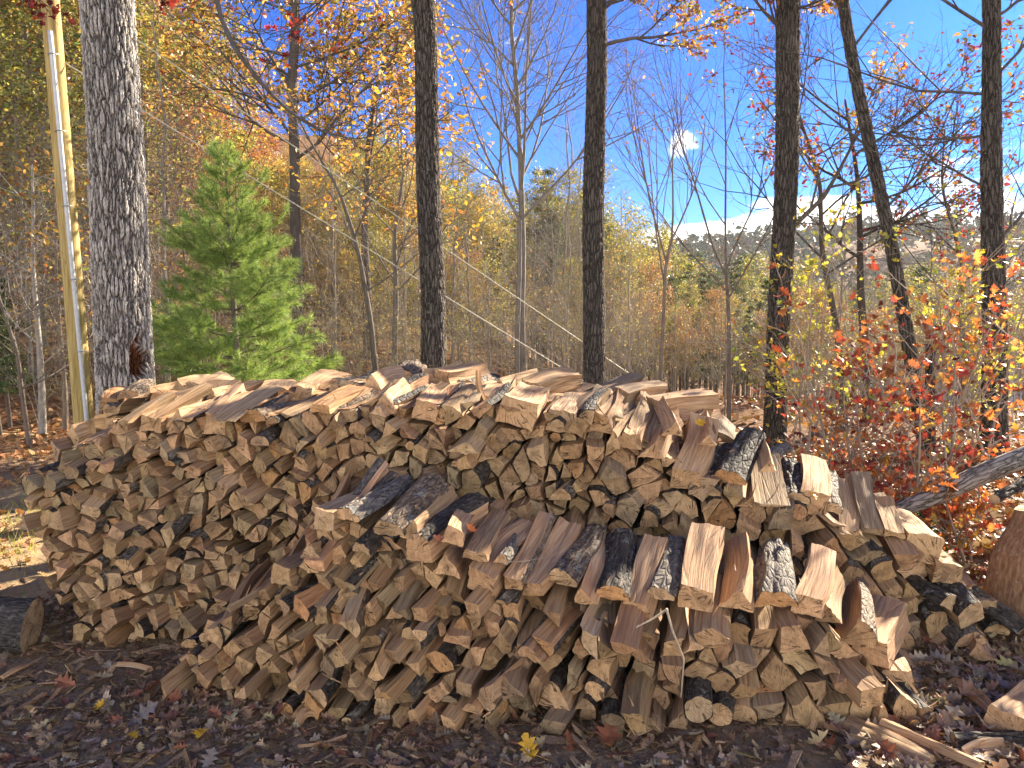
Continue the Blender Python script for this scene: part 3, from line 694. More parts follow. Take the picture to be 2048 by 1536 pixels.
# ------------------------------------------------------------------ leaves
def leaf_simple():
    V = np.array([(0, -0.5, 0), (0.28, 0.0, 0.07), (0, 0.5, -0.03), (-0.28, 0.0, 0.07)]); return V, np.array([(0, 1, 2), (0, 2, 3)])
def leaf_oval():
    V = np.array([(0, -.5, 0), (.2, -.25, .05), (.3, .05, .06), (.15, .35, .03), (0, .55, -.04), (-.15, .35, .03), (-.3, .05, .06), (-.2, -.25, .05), (0, 0, -.02)])
    return V, np.array([(8, k, (k + 1) % 8) for k in range(8)])
def leaf_lobed(seed, maple=False):
    r = np.random.default_rng(seed); half = []
    lob = [(-0.5, .02), (-.36, .10), (-.26, .30), (-.12, .12), (0.0, .40), (.12, .16), (.24, .34), (.33, .12), (.44, .16), (.55, 0)]
    if maple: lob = [(-.4, .03), (-.42, .25), (-.25, .22), (-.18, .52), (0, .30), (.12, .55), (.18, .22), (.35, .24), (.38, .1), (.6, 0)]
    right = [(w * r.uniform(.85, 1.15), y + r.uniform(-.02, .02)) for y, w in lob]
    pts = [(x, y) for x, y in right] + [(-x, y) for x, y in right[-2:0:-1]]
    curl = r.uniform(-.6, 1.6); fold = r.uniform(0.2, 1.5); tws = r.uniform(-.3, .3)
    n = len(pts); spine = [(0, y) for y in (-.3, 0, .3)]
    P = np.array(pts + spine); z = fold * np.abs(P[:, 0]) ** 1.3 * 0.6 + curl * (P[:, 1]) ** 2 * 0.7 + tws * P[:, 0] * P[:, 1] + r.uniform(-.03, .03, len(P))
    V = np.stack([P[:, 0], P[:, 1], z], -1); Fc = []
    for k in range(n):
        a, b = k, (k + 1) % n; ym = (P[a, 1] + P[b, 1]) / 2; s = n + int(np.argmin(np.abs(np.array([-.3, 0, .3]) - ym)))
        Fc.append((a, b, s))
    Fc += [(9, n + 2, 9)] and []
    # close the wedge between spine points
    Fs = [f for f in Fc]
    for k in range(n):
        a, b = k, (k + 1) % n
        sa = Fs[k - 1][2] if k else Fs[n - 1][2]
        if sa != Fs[k][2]: Fs.append((a, Fs[k][2], sa))
    return V, np.array(Fs)
def rand_rot(n, r, flat=0.0):
    """random rotations; flat=1 lays the leaf on the ground"""
    az = r.uniform(0, 2 * np.pi, n); tl = r.normal(0, 1, n) * (1.2 * (1 - flat) + 0.28); ax = r.uniform(0, 2 * np.pi, n)
    ca, sa = np.cos(az), np.sin(az); Z = np.zeros(n); O = np.ones(n)
    A = np.stack([np.stack([ca, -sa, Z], -1), np.stack([sa, ca, Z], -1), np.stack([Z, Z, O], -1)], 1)
    k = np.stack([np.cos(ax), np.sin(ax), Z], -1); c, s = np.cos(tl), np.sin(tl)
    K = np.zeros((n, 3, 3)); K[:, 0, 2] = k[:, 1]; K[:, 1, 2] = -k[:, 0]; K[:, 2, 0] = -k[:, 1]; K[:, 2, 1] = k[:, 0]
    B = np.eye(3)[None] + s[:, None, None] * K + (1 - c)[:, None, None] * (K @ K)
    return B @ A
def scatter(mb, tmpl, C, size, tint, r, flat=0.0, mat=0, rots=None):
    V, Fc = tmpl; n = len(C)
    if n == 0: return
    Rm = rand_rot(n, r, flat) if rots is None else rots
    size = np.broadcast_to(size, (n,))
    VV = np.einsum('nij,kj->nki', Rm, V) * size[:, None, None] + np.asarray(C)[:, None, :]
    k = len(V); FF = (Fc[None] + (np.arange(n) * k)[:, None, None]).reshape(-1, Fc.shape[1])
    T = np.repeat(np.asarray(tint), k, 0) if np.ndim(tint) == 2 else tint
    off = r.uniform(0, 20, (n, 1, 3)); lp = (V[None] * 0.08 + off).reshape(-1, 3)
    mb.add(VV.reshape(-1, 3), FF, mat, T, lp, smooth=False)
def pal(r, n, cols, w, jit=0.25):
    c = np.array(cols)[r.choice(len(cols), n, p=np.array(w) / sum(w))]; return np.clip(c * (1 + r.normal(0, jit, (n, 1))) * (1 + r.normal(0, .07, (n, 3))), 0.005, 0.9)
LITTER = [(.30, .18, .11), (.40, .26, .16), (.19, .125, .09), (.36, .28, .20), (.46, .36, .24), (.25, .10, .06), (.26, .20, .15)]
LITW = [4, 4, 3, 2, 2, 1, 1.2]
LOB = [leaf_lobed(s, s == 3) for s in range(6)]
def gz(P): return terrain(P[:, 0], P[:, 1])
# litter: a carpet in front, lighter sunlit litter behind and to the right
lit = MB()
def carpet(n, x0, x1, y0, y1, sz, cols, w, zoff, tm, flat=0.85, clump=0.0, jit=.25):
    P = np.stack([rng.uniform(x0, x1, n), rng.uniform(y0, y1, n), np.zeros(n)], -1)
    if clump:
        keep = fbm(np.stack([P[:, 0] * 1.6, P[:, 1] * 1.6, P[:, 0] * 0], -1), 77, 2) > rng.uniform(-clump, clump, n) - .05; P = P[keep]
    P[:, 2] = gz(P) + rng.uniform(0.004, zoff, len(P)); n = len(P)
    k = rng.integers(0, len(tm), n); S_ = rng.uniform(sz[0], sz[1], n); T = pal(rng, n, cols, w, jit)
    for q in range(len(tm)):
        s = k == q; scatter(lit, tm[q], P[s], S_[s], T[s], rng, flat)
carpet(15000, -2.6, 3.0, 2.1, 4.2, (.018, .06), LITTER, LITW, .02, LOB, clump=.5)
carpet(2200, 1.2, 3.4, 2.3, 4.4, (.05, .10), LITTER, [3, 4, 2, 4, 4, 1, 3], .035, LOB, .8)
carpet(5200, 1.9, 5.5, 3.6, 8.0, (.05, .10), [(.42, .16, .05), (.50, .30, .08), (.30, .09, .04), (.30, .17, .09), (.45, .33, .2)], [4, 2, 3, 4, 3], .06, LOB, .7)
carpet(5000, -7, -2.0, 3.8, 10.5, (.05, .09), [(.38, .2, .1), (.5, .33, .17), (.22, .11, .06), (.45, .22, .08)], [4, 3, 3, 2], .04, LOB, .75, clump=.45)
carpet(16000, -16, 14, 7.5, 24, (.07, .14), [(.34, .17, .08), (.42, .27, .13), (.2, .1, .05), (.45, .2, .07)], [4, 3, 3, 2], .05, [leaf_oval()], .7)
link('leaf_litter', lit.mesh('leaf_litter', [M_DEADLEAF]), GROUND, kind='stuff')
# wood chips, bark crumbs and splinters in the carpet
chips = MB()
def chip_t(seed):
    r = np.random.default_rng(seed); w, h = r.uniform(.12, .3), r.uniform(.04, .1)
    b = np.array([(-w, -.5, 0), (w, -.42, 0), (w * .7, .5, 0), (-w * .5, .4, 0)]); V = np.vstack([b, b + (0, 0, h)]) + r.uniform(-.04, .04, (8, 3))
    return V, np.array([(3, 2, 1, 0), (4, 5, 6, 7), (0, 1, 5, 4), (1, 2, 6, 5), (2, 3, 7, 6), (3, 0, 4, 7)])
CH = [chip_t(s) for s in range(6)]
def chipscatter(n, x0, x1, y0, y1, sz, cols, w, long=1.0):
    P = np.stack([rng.uniform(x0, x1, n), rng.uniform(y0, y1, n), np.zeros(n)], -1); P[:, 2] = gz(P) + rng.uniform(.002, .016, n)
    k = rng.integers(0, 6, n); S_ = rng.uniform(sz[0], sz[1], n); T = pal(rng, n, cols, w)
    for q in range(6):
        s = k == q; V, Fc = CH[q]; scatter(chips, (V * (1, long, 1), Fc), P[s], S_[s], T[s], rng, .85)
CC = [(1.05, .97, .88), (.75, .66, .58), (1.35, 1.22, 1.05), (.42, .36, .33)]
chipscatter(15000, -2.6, 3.2, 2.1, 4.0, (.006, .022), CC, [3, 3, 4, 3])
chipscatter(4500, -2.6, 3.2, 2.1, 4.0, (.02, .05), CC, [2, 3, 2, 4], 1.3)
chipscatter(1500, -2.6, 3.2, 2.1, 3.8, (.03, .07), CC, [3, 3, 2, 4], 2.2)
link('wood_chips', chips.mesh('wood_chips', [M_SPLIT]), GROUND, kind='stuff')
# single large leaves lying on the foreground, shared between a few meshes
LEAFCOL = [(.62, .36, .03), (.27, .10, .055), (.25, .16, .10), (.33, .27, .21), (.23, .19, .165), (.33, .21, .13), (.19, .08, .06), (.42, .33, .2), (.21, .14, .09), (.33, .27, .21)]
leafmesh = []
for ci, c in enumerate(LEAFCOL):
    for k in range(2):
        mb = MB(); scatter(mb, leaf_lobed(60 + ci * 2 + k, ci in (0, 1) and k == 0), np.zeros((1, 3)), 1.0, np.array([c]), rng, rots=np.eye(3)[None]); leafmesh.append(mb.mesh('leaf', [M_DEADLEAF]))
def put_leaf(x, y, ci, size, zoff=.02):
    link('leaf', leafmesh[ci * 2 + random.randrange(2)], GROUND, (x, y, tz(x, y) + zoff), rot=(R(random.gauss(0, 26)), R(random.gauss(0, 26)), random.uniform(0, 6.28)), scale=size)
def gpix(px, py):
    for _ in range(3): pass
    a, b = (px - CX) / F, -(py - CY) / F; d = np.array([a, math.cos(TILT) + b * math.sin(TILT), -math.sin(TILT) + b * math.cos(TILT)]); return (np.array([0, 0, EYE]) + d * (EYE / -d[2]))
for px, py, ci, s in ((1058, 1520, 0, .10), (402, 1480, 0, .055), (264, 1487, 0, .05), (200, 1425, 0, .05), (905, 1512, 4, .10), (1215, 1492, 1, .10), (1140, 1500, 1, .08), (290, 1440, 4, .12), (420, 1528, 4, .08), (310, 1385, 1, .1), (130, 1380, 1, .1), (1850, 1335, 3, .12), (1950, 1400, 3, .13), (1900, 1450, 9, .14), (1640, 1500, 7, .1), (1770, 1520, 1, .12), (680, 1525, 1, .06), (560, 1440, 6, .09), (430, 1440, 1, .07), (1380, 1490, 9, .12)):
    p = gpix(px, py); put_leaf(p[0], p[1], ci, s, .03)
for k in range(250):
    if k < 150: x, y = random.uniform(-1.9, 1.9), random.uniform(2.35, 3.3)
    else: x, y = random.uniform(1.4, 2.6), random.uniform(2.4, 3.6)
    put_leaf(x, y, random.choice([1, 2, 2, 3, 4, 5, 5, 6, 8, 8, 9, 9, 7]), random.uniform(.035, .08), random.uniform(.010, .028))

# ------------------------------------------------------------------ big trunks
def trunk_path(p0, p1, zbot, ztop, wob, seed, nseg):
    d = (p1 - p0) / (p1[2] - p0[2]); z = np.linspace(zbot, ztop, nseg); P = p0[None] + d[None] * (z - p0[2])[:, None]
    r = np.random.default_rng(seed); ph = r.uniform(0, 6, 4)
    P[:, 0] += wob * (np.sin(z * 0.9 + ph[0]) + .5 * np.sin(z * 2.1 + ph[1])); P[:, 1] += wob * np.sin(z * 1.1 + ph[2]); return P
def big_trunk(px0, py0, px1, py1, Y, w0, w1, mat, seed, sides, dz, wob=.02, flare=.35, ztop=None, hole=None):
    A, B = at(px0, py0, Y), at(px1, py1, Y); zb = tz(A[0], Y) - .25; zt = ztop or B[2] + 2.5
    n = int((zt - zb) / dz); P = trunk_path(A, B, zb, zt, wob, seed, n); z = P[:, 2]
    ra = w0 * Y / F / 2; rb = w1 * Y / F / 2; rad = ra + (rb - ra) * (z - A[2]) / (B[2] - A[2]); rad = np.maximum(rad, .02)
    rad = rad * (1 + flare * np.exp(-(z - zb - .25) / .22).clip(0, 2))
    V, Fc = tube(P, rad, sides); V = V.reshape(n, sides, 3); C = P[:, None]; th = np.linspace(0, 2 * np.pi, sides, endpoint=False)
    q = np.stack([np.cos(th)[None] * 1.4 + 0 * z[:, None], np.sin(th)[None] * 1.4 + 0 * z[:, None], z[:, None] * .8 + 0 * th[None]], -1)
    s = 1 + .06 * fbm(q + seed, 5, 2); V = C + (V - C) * s[..., None]
    lp = np.stack([np.cos(th)[None] * rad.mean() + 0 * z[:, None], np.sin(th)[None] * rad.mean() + 0 * z[:, None], z[:, None] + 0 * th[None]], -1) + seed
    base = np.array([P[0, 0], P[0, 1], zb + .25]); tint = np.ones((n, sides, 3))
    if hole is not None:   # a rotten hollow with rust-brown heartwood
        hc = at(*hole[:2], Y - ra); d = V - hc; e = np.sqrt((d[..., 0] / hole[2]) ** 2 + (d[..., 2] / hole[3]) ** 2) + .28 * vn(V * 14, 3) + 10 * (d[..., 1] > ra)
        k = 1 - sstep(e, .65, 1.0); V = V + (C - V) * (k * .34)[..., None]
        tint = tint * (1 - k[..., None]) + k[..., None] * np.array([.42, .15, .06])
    mb = MB(); mb.add(V.reshape(-1, 3) - base, Fc, 0, tint.reshape(-1, 3), lp.reshape(-1, 3)); return mb, base, P, rad

def grow(mb, p, d, L_, r0, lev, r, cfg, tips, sides=6):
    n = cfg['seg'][lev]; P = [np.array(p)]; dd = np.array(d) / np.linalg.norm(d); up = cfg['up'][lev]; wob = cfg['wob'][lev]
    for k in range(n):
        dd = dd + r.normal(0, wob, 3) + np.array([0, 0, up]) / n; dd /= np.linalg.norm(dd); P.append(P[-1] + dd * L_ / n)
    P = np.array(P); rad = r0 * (1 - np.linspace(0, 1, n + 1) * cfg['taper'][lev]) + .0008
    V, Fc = tube(P, rad, max(3, sides)); mb.add(V, Fc, 0, cfg['bark'], V)
    if lev >= cfg['levels'] - 1: tips.append(P); return
    for k in range(cfg['kids'][lev]):
        f = r.uniform(cfg['from'][lev], 1.0) if k else 1.0; x = f * n; i0 = min(int(x), n - 1); q = P[i0] + (P[i0 + 1] - P[i0]) * (x - i0)
        tang = P[i0 + 1] - P[i0]; tang /= np.linalg.norm(tang); a = r.normal(0, 1, 3); a -= a @ tang * tang; a /= np.linalg.norm(a)
        ang = R(r.uniform(*cfg['ang'][lev])) if f < 1 else R(r.uniform(5, 20)); nd = tang * math.cos(ang) + a * math.sin(ang)
        if cfg.get('flat'): nd[2] *= .6
        grow(mb, q, nd, L_ * r.uniform(*cfg['len'][lev]) * (1.15 - .45 * f), rad[i0] * r.uniform(.45, .7), lev + 1, r, cfg, tips, max(3, sides - 1))
CFG = dict(levels=3, seg=[5, 4, 3, 3], up=[.35, .25, .15, .1], wob=[.10, .13, .16, .18], taper=[.65, .7, .8, .8], kids=[6, 5, 4, 3], ang=[(28, 60)] * 4, len=[(.5, .8), (.45, .75), (.4, .7), (.4, .7)], bark=(.12, .10, .085))
CFG['from'] = [.15, .2, .2, .2]
def leaves_on(mb, tips, per, spread, size, cols, w, r, tm, jit=.22, flat=.2):
    T = []
    for P in tips:
        k = r.poisson(per); f = r.uniform(.05, 1, k) * (len(P) - 1); i0 = np.minimum(f.astype(int), len(P) - 2); q = P[i0] + (P[i0 + 1] - P[i0]) * (f - i0)[:, None]
        T.append(q + r.normal(0, spread, (k, 3)))
    C = np.concatenate(T); n = len(C); S_ = r.uniform(size[0], size[1], n); cc = pal(r, n, cols, w, jit)
    g_ = np.concatenate([np.full(len(t_), r.normal(1, .16)) for t_ in T]); cc = cc * g_[:, None]
    kk = r.integers(0, len(tm), n)
    for q in range(len(tm)):
        s = kk == q; scatter(mb, tm[q], C[s], S_[s], cc[s], r, flat)
OAKC = [(.42, .27, .10), (.50, .34, .08), (.36, .15, .06), (.24, .26, .09), (.40, .07, .04)]
def finish_tree(name, label, cat, base, trunk_mb, tmat, br, lf, group=None, bname='branches'):
    o = link(name, None, loc=base, label=label, cat=cat, group=group)
    link('trunk', trunk_mb.mesh('trunk', [tmat]), o)
    for b_ in (br if isinstance(br, list) else []): link('limb', b_.mesh('limb', [M_TWIG]), o)
    if isinstance(br, MB) and br.F: link(bname, br.mesh(bname, [M_TWIG]), o)
    if lf is not None and lf.F: link('crown', lf.mesh('crown', [M_LEAF]), o)
    return o
def limb_set(P, rad, base, spec, seed, leafcfg=None, cfg=CFG):
    """spec: (photo px, py of the fork, direction xyz, length, radius)"""
    r = np.random.default_rng(seed); brs, lf = [], MB(); tips = []
    for py, d, ln, r0 in spec:
        br = MB(); brs.append(br)
        zt = [abs(proj(q)[1] - py) for q in P]; q = P[int(np.argmin(zt))] - base
        n0 = len(tips); grow(br, q, d, ln, r0, 0, r, cfg, tips)
    if leafcfg and tips: leaves_on(lf, tips, leafcfg[0], leafcfg[1], leafcfg[2], leafcfg[3], leafcfg[4], r, [leaf_oval(), LOB[1]])
    return brs, lf
# big grey white oak at left
mb, base, P, rad = big_trunk(250, 780, 216, 0, 6.6, 104, 94, M_OAK, 3, 210, .008, .012, hole=(265, 722, .045, .19))
finish_tree('oak_tree', 'thick grey deep-furrowed oak trunk with a rusty rotten hollow, right of the pole', 'tree', base, mb, M_OAK, None, None)
# brown trunk
mb, base, P, rad = big_trunk(870, 760, 838, 0, 8.0, 50, 42, M_DARKB, 5, 110, .014, .035)
br, lf = limb_set(P, rad, base, [(250, (1, -.2, .1), .3, .01), (-60, (-1, .1, .5), 1.2, .02)], 31, None)
finish_tree('oak_tree', 'straight brown trunk rising behind the middle of the stack, right of the pine', 'tree', base, mb, M_DARKB, br, None)
OK4 = (20, .035, (.035, .062), OAKC, [3, 2, 2, 3, 1.4])
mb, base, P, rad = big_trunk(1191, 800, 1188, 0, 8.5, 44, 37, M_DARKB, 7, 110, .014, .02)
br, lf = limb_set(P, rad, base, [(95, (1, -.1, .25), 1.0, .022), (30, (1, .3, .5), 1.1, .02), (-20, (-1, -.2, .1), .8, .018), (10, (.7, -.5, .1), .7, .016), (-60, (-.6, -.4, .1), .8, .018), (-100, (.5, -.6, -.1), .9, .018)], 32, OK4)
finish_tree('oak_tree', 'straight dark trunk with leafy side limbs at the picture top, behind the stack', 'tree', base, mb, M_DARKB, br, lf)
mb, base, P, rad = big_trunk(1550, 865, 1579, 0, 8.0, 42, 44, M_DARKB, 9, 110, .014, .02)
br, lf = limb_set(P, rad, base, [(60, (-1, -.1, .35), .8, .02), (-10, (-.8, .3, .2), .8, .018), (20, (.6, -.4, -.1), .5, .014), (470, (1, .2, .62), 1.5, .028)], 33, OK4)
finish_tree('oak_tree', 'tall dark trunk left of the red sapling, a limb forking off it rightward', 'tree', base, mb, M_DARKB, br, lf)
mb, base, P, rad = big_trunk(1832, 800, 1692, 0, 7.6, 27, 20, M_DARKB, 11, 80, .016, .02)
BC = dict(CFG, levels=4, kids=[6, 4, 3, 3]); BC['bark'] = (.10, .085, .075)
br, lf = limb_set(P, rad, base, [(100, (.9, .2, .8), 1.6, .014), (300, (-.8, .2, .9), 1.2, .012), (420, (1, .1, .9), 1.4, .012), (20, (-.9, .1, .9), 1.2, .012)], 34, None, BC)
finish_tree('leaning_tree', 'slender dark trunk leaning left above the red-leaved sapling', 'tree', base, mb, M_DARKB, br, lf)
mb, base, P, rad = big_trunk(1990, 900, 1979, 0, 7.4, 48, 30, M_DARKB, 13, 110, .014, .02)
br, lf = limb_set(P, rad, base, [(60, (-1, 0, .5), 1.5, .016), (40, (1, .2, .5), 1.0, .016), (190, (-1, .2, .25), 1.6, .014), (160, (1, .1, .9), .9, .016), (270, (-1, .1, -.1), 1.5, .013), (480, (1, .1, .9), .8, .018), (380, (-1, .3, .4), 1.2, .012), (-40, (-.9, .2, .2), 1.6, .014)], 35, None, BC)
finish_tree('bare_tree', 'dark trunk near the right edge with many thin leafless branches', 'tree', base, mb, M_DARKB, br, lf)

# thin trees with their own character, drawn as a polyline of photo points at one depth
def thin_tree(pts, Y, w0, w1, seed, label, limbs, leafcfg=None, cfg=BC, name='bare_tree', tint=(.15, .125, .105), mat=None, sides=12):
    r = np.random.default_rng(seed); Q = np.array([at(a, b, Y) for a, b in pts]); z0 = tz(Q[0][0], Y)
    Q = np.vstack([[Q[0][0], Y, z0 - .1], Q]); s = np.concatenate([[0], np.cumsum(np.linalg.norm(np.diff(Q, axis=0), axis=1))])
    n = max(20, int(s[-1] / .08)); u = np.linspace(0, s[-1], n); P = np.stack([np.interp(u, s, Q[:, k]) for k in range(3)], -1)
    ker = np.ones(5) / 5
    for k in range(3): P[2:-2, k] = np.convolve(P[:, k], ker, 'valid')
    P[:, 0] += .012 * np.sin(u * 3 + seed); P[:, 1] += .03 * np.sin(u * 1.3 + seed * 2)
    rad = np.interp(u, [0, s[-1]], [w0 * Y / F / 2, w1 * Y / F / 2]); base = np.array([P[0, 0], P[0, 1], z0])
    V, Fc = tube(P, rad, sides); mb = MB(); mb.add(V - base, Fc, 0, tint, V); br, lf, tips = MB(), MB(), []
    cf = dict(cfg); cf['bark'] = tint
    for f, d, ln, r0 in limbs:
        q = P[min(n - 1, int(f * (n - 1)))] - base; grow(br, q, d, ln, r0, 0, r, cf, tips)
    if leafcfg and tips: leaves_on(lf, tips, leafcfg[0], leafcfg[1], leafcfg[2], leafcfg[3], leafcfg[4], r, [leaf_oval()])
    return finish_tree(name, label, 'tree', base, mb, mat or M_TWIG, br, lf)
def auto_limbs(n, f0, f1, ln, r0, seed, up=.9):
    r = np.random.default_rng(seed); o = []
    for k in range(n):
        f = f0 + (f1 - f0) * (k + r.uniform(0, .8)) / n; a = k * 2.4 + r.uniform(-.5, .5); o.append((f, (math.cos(a), .8 * math.sin(a), up * r.uniform(.6, 1.3)), ln * (1.25 - .75 * (f - f0) / (f1 - f0)) * r.uniform(.8, 1.15), r0 * (1.2 - .6 * f)))
    return o
GREYB = (.22, .195, .17)
thin_tree([(1047, 800), (1044, 600), (1043, 430), (1044, 330), (1032, 180), (1022, 60), (1030, -60)], 10, 17, 6, 51, 'fine-branched leafless tree standing against blue sky in the middle', auto_limbs(15, .45, 1, 1.9, .022, 51, 1.1), cfg=dict(BC, levels=4, kids=[7, 5, 4, 3], up=[.5, .35, .2, .1], wob=[.06, .08, .11, .13]), tint=GREYB)
thin_tree([(1036, 800), (1036, 560), (1040, 440)], 9.9, 11, 9, 52, 'second pale stem growing beside the fine-branched leafless tree', [(1.0, (-.55, 0, 1), 1.9, .02)], cfg=dict(BC, levels=4, kids=[7, 5, 4, 3], up=[.4, .3, .2, .1], wob=[.06, .08, .11, .13]), tint=GREYB)
thin_tree([(1322, 800), (1326, 640), (1330, 530), (1345, 480)], 8.5, 9, 6, 53, 'thin forked sapling with a few hanging leaves under the small cloud', [(.9, (-.35, 0, 1), 1.6, .012), (.8, (-.2, .2, 1), 1.7, .011), (1, (.5, 0, .9), 1.0, .011), (1, (.05, 0, 1), 1.3, .012)], (.35, .025, (.04, .06), [(.4, .22, .12), (.45, .07, .05)], [4, 1]), dict(CFG, wob=[.05, .06, .08, .1], ang=[(14, 32)] * 4, kids=[6, 4, 3, 3]), tint=(.2, .15, .12), name='sapling')
thin_tree([(1462, 830), (1456, 640), (1452, 540)], 9.0, 10, 7, 54, 'leafless sapling forking low, between the two dark trunks on the right', [(.98, (-.5, 0, 1), 2.0, .014), (1, (.4, .1, 1), 1.6, .012), (1, (0, 0, 1), 2.3, .014), (.9, (-.8, .2, .9), 1.6, .011), (.85, (.7, .2, 1), 1.7, .011)], None, dict(CFG, levels=4, wob=[.05, .06, .08, .1], ang=[(14, 38)] * 4, kids=[6, 4, 3, 2]), tint=(.17, .14, .12), name='sapling')
thin_tree([(1690, 850), (1668, 640), (1645, 500), (1640, 360), (1600, 230), (1580, 120)], 8.8, 17, 3, 55, 'curving dark tree just right of the second dark trunk', auto_limbs(9, .4, 1, 1.4, .014, 55), (.05, .05, (.035, .06), OAKC, [1, 1, 2, 2, 2]), tint=(.10, .085, .075))
thin_tree([(1735, 850), (1728, 640), (1722, 480), (1712, 330), (1690, 200)], 9.6, 22, 4, 56, 'dark crooked oak holding purplish-red leaves behind the leaning tree', [(.55, (-1, 0, .4), 1.1, .022), (.6, (1, .1, .5), 1.2, .022), (.75, (-.8, .2, .5), 1.2, .02), (.7, (1, 0, .1), 1.4, .02), (.85, (.9, -.2, .4), 1.3, .018), (.95, (-.9, -.2, .3), 1.2, .016), (.62, (.5, -.6, .1), 1.0, .018)], (4.5, .04, (.045, .075), [(.22, .04, .04), (.14, .15, .06), (.34, .22, .06), (.30, .06, .04)], [5, 3, 2, 2]), tint=(.07, .06, .055), name='oak_tree')
thin_tree([(1932, 860), (1930, 700), (1920, 520), (1880, 380), (1890, 260)], 9.2, 13, 3, 57, 'thin crooked leafless tree left of the right-edge trunk', auto_limbs(10, .35, 1, 1.4, .012, 57), (.02, .05, (.035, .06), OAKC, [1, 1, 1, 1, 1]), tint=(.12, .10, .09))
thin_tree([(758, 790), (745, 650), (710, 480), (680, 380), (600, 250), (570, 180)], 9.4, 14, 3, 58, 'pale leaning stem crossing the guy wires left of the brown trunk', auto_limbs(8, .4, 1, 1.0, .012, 58), (.7, .07, (.05, .08), [(.5, .34, .08), (.45, .25, .08), (.36, .2, .08)], [3, 2, 2]), tint=(.15, .125, .105))
thin_tree([(792, 790), (790, 600), (788, 480), (800, 400), (812, 300)], 11, 15, 4, 59, 'upright grey stem with yellow leaves beside the brown trunk', auto_limbs(9, .45, 1, 1.3, .016, 59), (1.3, .1, (.06, .10), [(.55, .38, .07), (.5, .28, .07), (.4, .2, .08)], [4, 2, 2]), tint=(.17, .15, .13))
thin_tree([(596, 640), (594, 480), (588, 300), (585, 150), (590, 0), (590, -120)], 13, 24, 16, 60, 'tall oak with rust and yellow leaves behind the pine tip', auto_limbs(18, .50, 1, 2.0, .03, 60, .4), (8, .10, (.07, .12), OAKC, [3, 4, 1, 4, .3]), dict(CFG, kids=[7, 5, 4, 3]), tint=(.11, .095, .085), name='oak_tree')
thin_tree([(735, 640), (730, 430), (735, 300), (755, 160), (790, 60)], 14, 20, 4, 61, 'dark oak thick with golden leaves, left of the brown trunk', auto_limbs(14, .5, 1, 1.35, .024, 61, .6), (8, .10, (.07, .12), [(.55, .36, .08), (.48, .3, .1), (.42, .18, .07), (.26, .26, .09)], [4, 3, 2, 2]), dict(CFG, kids=[7, 5, 4, 3]), tint=(.10, .085, .08), name='oak_tree')
thin_tree([(88, 930), (80, 700), (60, 520), (66, 330)], 9.0, 17, 4, 62, 'mottled grey stem standing left of the utility pole', auto_limbs(9, .35, 1, 1.1, .010, 62, .6), (1.2, .05, (.05, .08), OAKC, [1, 3, 1, 1, 0]), tint=(.34, .31, .28))
thin_tree([(128, 880), (124, 740), (112, 560), (110, 380)], 9.4, 12, 3, 63, 'thin brown stem close behind the utility pole', auto_limbs(8, .35, 1, 1.0, .009, 63, .6), (1.0, .05, (.05, .08), OAKC, [1, 3, 1, 1, 0]), tint=(.24, .19, .15))
thin_tree([(58, 930), (40, 700), (0, 600), (-20, 480)], 8.2, 11, 3, 64, 'thin dark curving stem at the left edge', auto_limbs(7, .3, 1, .9, .009, 64, .6), None, tint=(.16, .13, .11))
# snag
mb, base, P, rad = big_trunk(1862, 840, 1862, 690, 7.2, 20, 17, M_DARKB, 15, 60, .016, .01, ztop=at(1862, 688, 7.2)[2])
finish_tree('dead_snag', 'short broken dark snag standing among the red leaves', 'tree', base, mb, M_DARKB, None, None)

# ------------------------------------------------------------------ utility pole, conduit, guy wires
A, B = at(170, 868, 7.6), at(100, 0, 7.6); zt = B[2] + 3.2; dz_ = (B - A) / (B[2] - A[2]); b0 = A + dz_ * (tz(A[0], 7.6) - A[2]); T0 = A + dz_ * (zt - A[2])
m, t, out = new_mat('treated_pole_wood'); lpv = attr(t, 'lp').outputs['Vector']; a = noise(t, lpv, 1.0, 5, .65, (60, 60, 2.5), .2); c = noise(t, lpv, 3, 3)
col = ramp(t, a, [(.3, (.24, .155, .05)), (.5, (.44, .32, .12)), (.7, (.58, .45, .20))]); col = mixc(t, maprange(t, c, .5, .7, 0, .4), col, (.36, .33, .13))
crk = voro(t, lpv, 1.0, (30, 30, .9)).outputs['Distance']; col = mixc(t, maprange(t, crk, .0, .02, .6, 0), col, (.12, .075, .03))
princ(t, out, col, .8, bump(t, a, .5, .006), .25); M_POLE = m
def plain(name, col, rough, metal=0.0):
    m, t, out = new_mat(name); n = noise(t, N(t, 'ShaderNodeTexCoord').outputs['Object'], 25, 4); c = mixc(t, 1.0, ramp(t, n, [(.3, (.85,) * 3), (.7, (1.1,) * 3)]), tuple(col), 'MULTIPLY')
    p = princ(t, out, c, rough, None, .4); p.inputs['Metallic'].default_value = metal; return m
M_PVC = plain('grey_conduit', (.56, .58, .60), .35); M_WIRE = plain('guy_strand', (.55, .54, .45), .45, .5); M_STRAP = plain('galvanised_strap', (.4, .41, .42), .5, .6)
u = np.linspace(0, 1, 60); PP = b0 + (T0 - b0) * u[:, None]; V, Fc = tube(PP, np.interp(u, [0, 1], [.094, .070]), 40, True)
pole = link('utility_pole', None, loc=b0, label='yellowish treated wooden pole with a grey conduit, leaning slightly left', cat='utility pole')
mb = MB(); mb.add(V - b0, Fc, 0, (1, 1, 1), V - b0); link('pole_shaft', mb.mesh('pole_shaft', [M_POLE]), pole)
ctop, cbot = at(100, 62, 7.49), at(176, 868, 7.49); cb2 = cbot + (ctop - cbot) / (ctop[2] - cbot[2]) * (b0[2] - cbot[2])
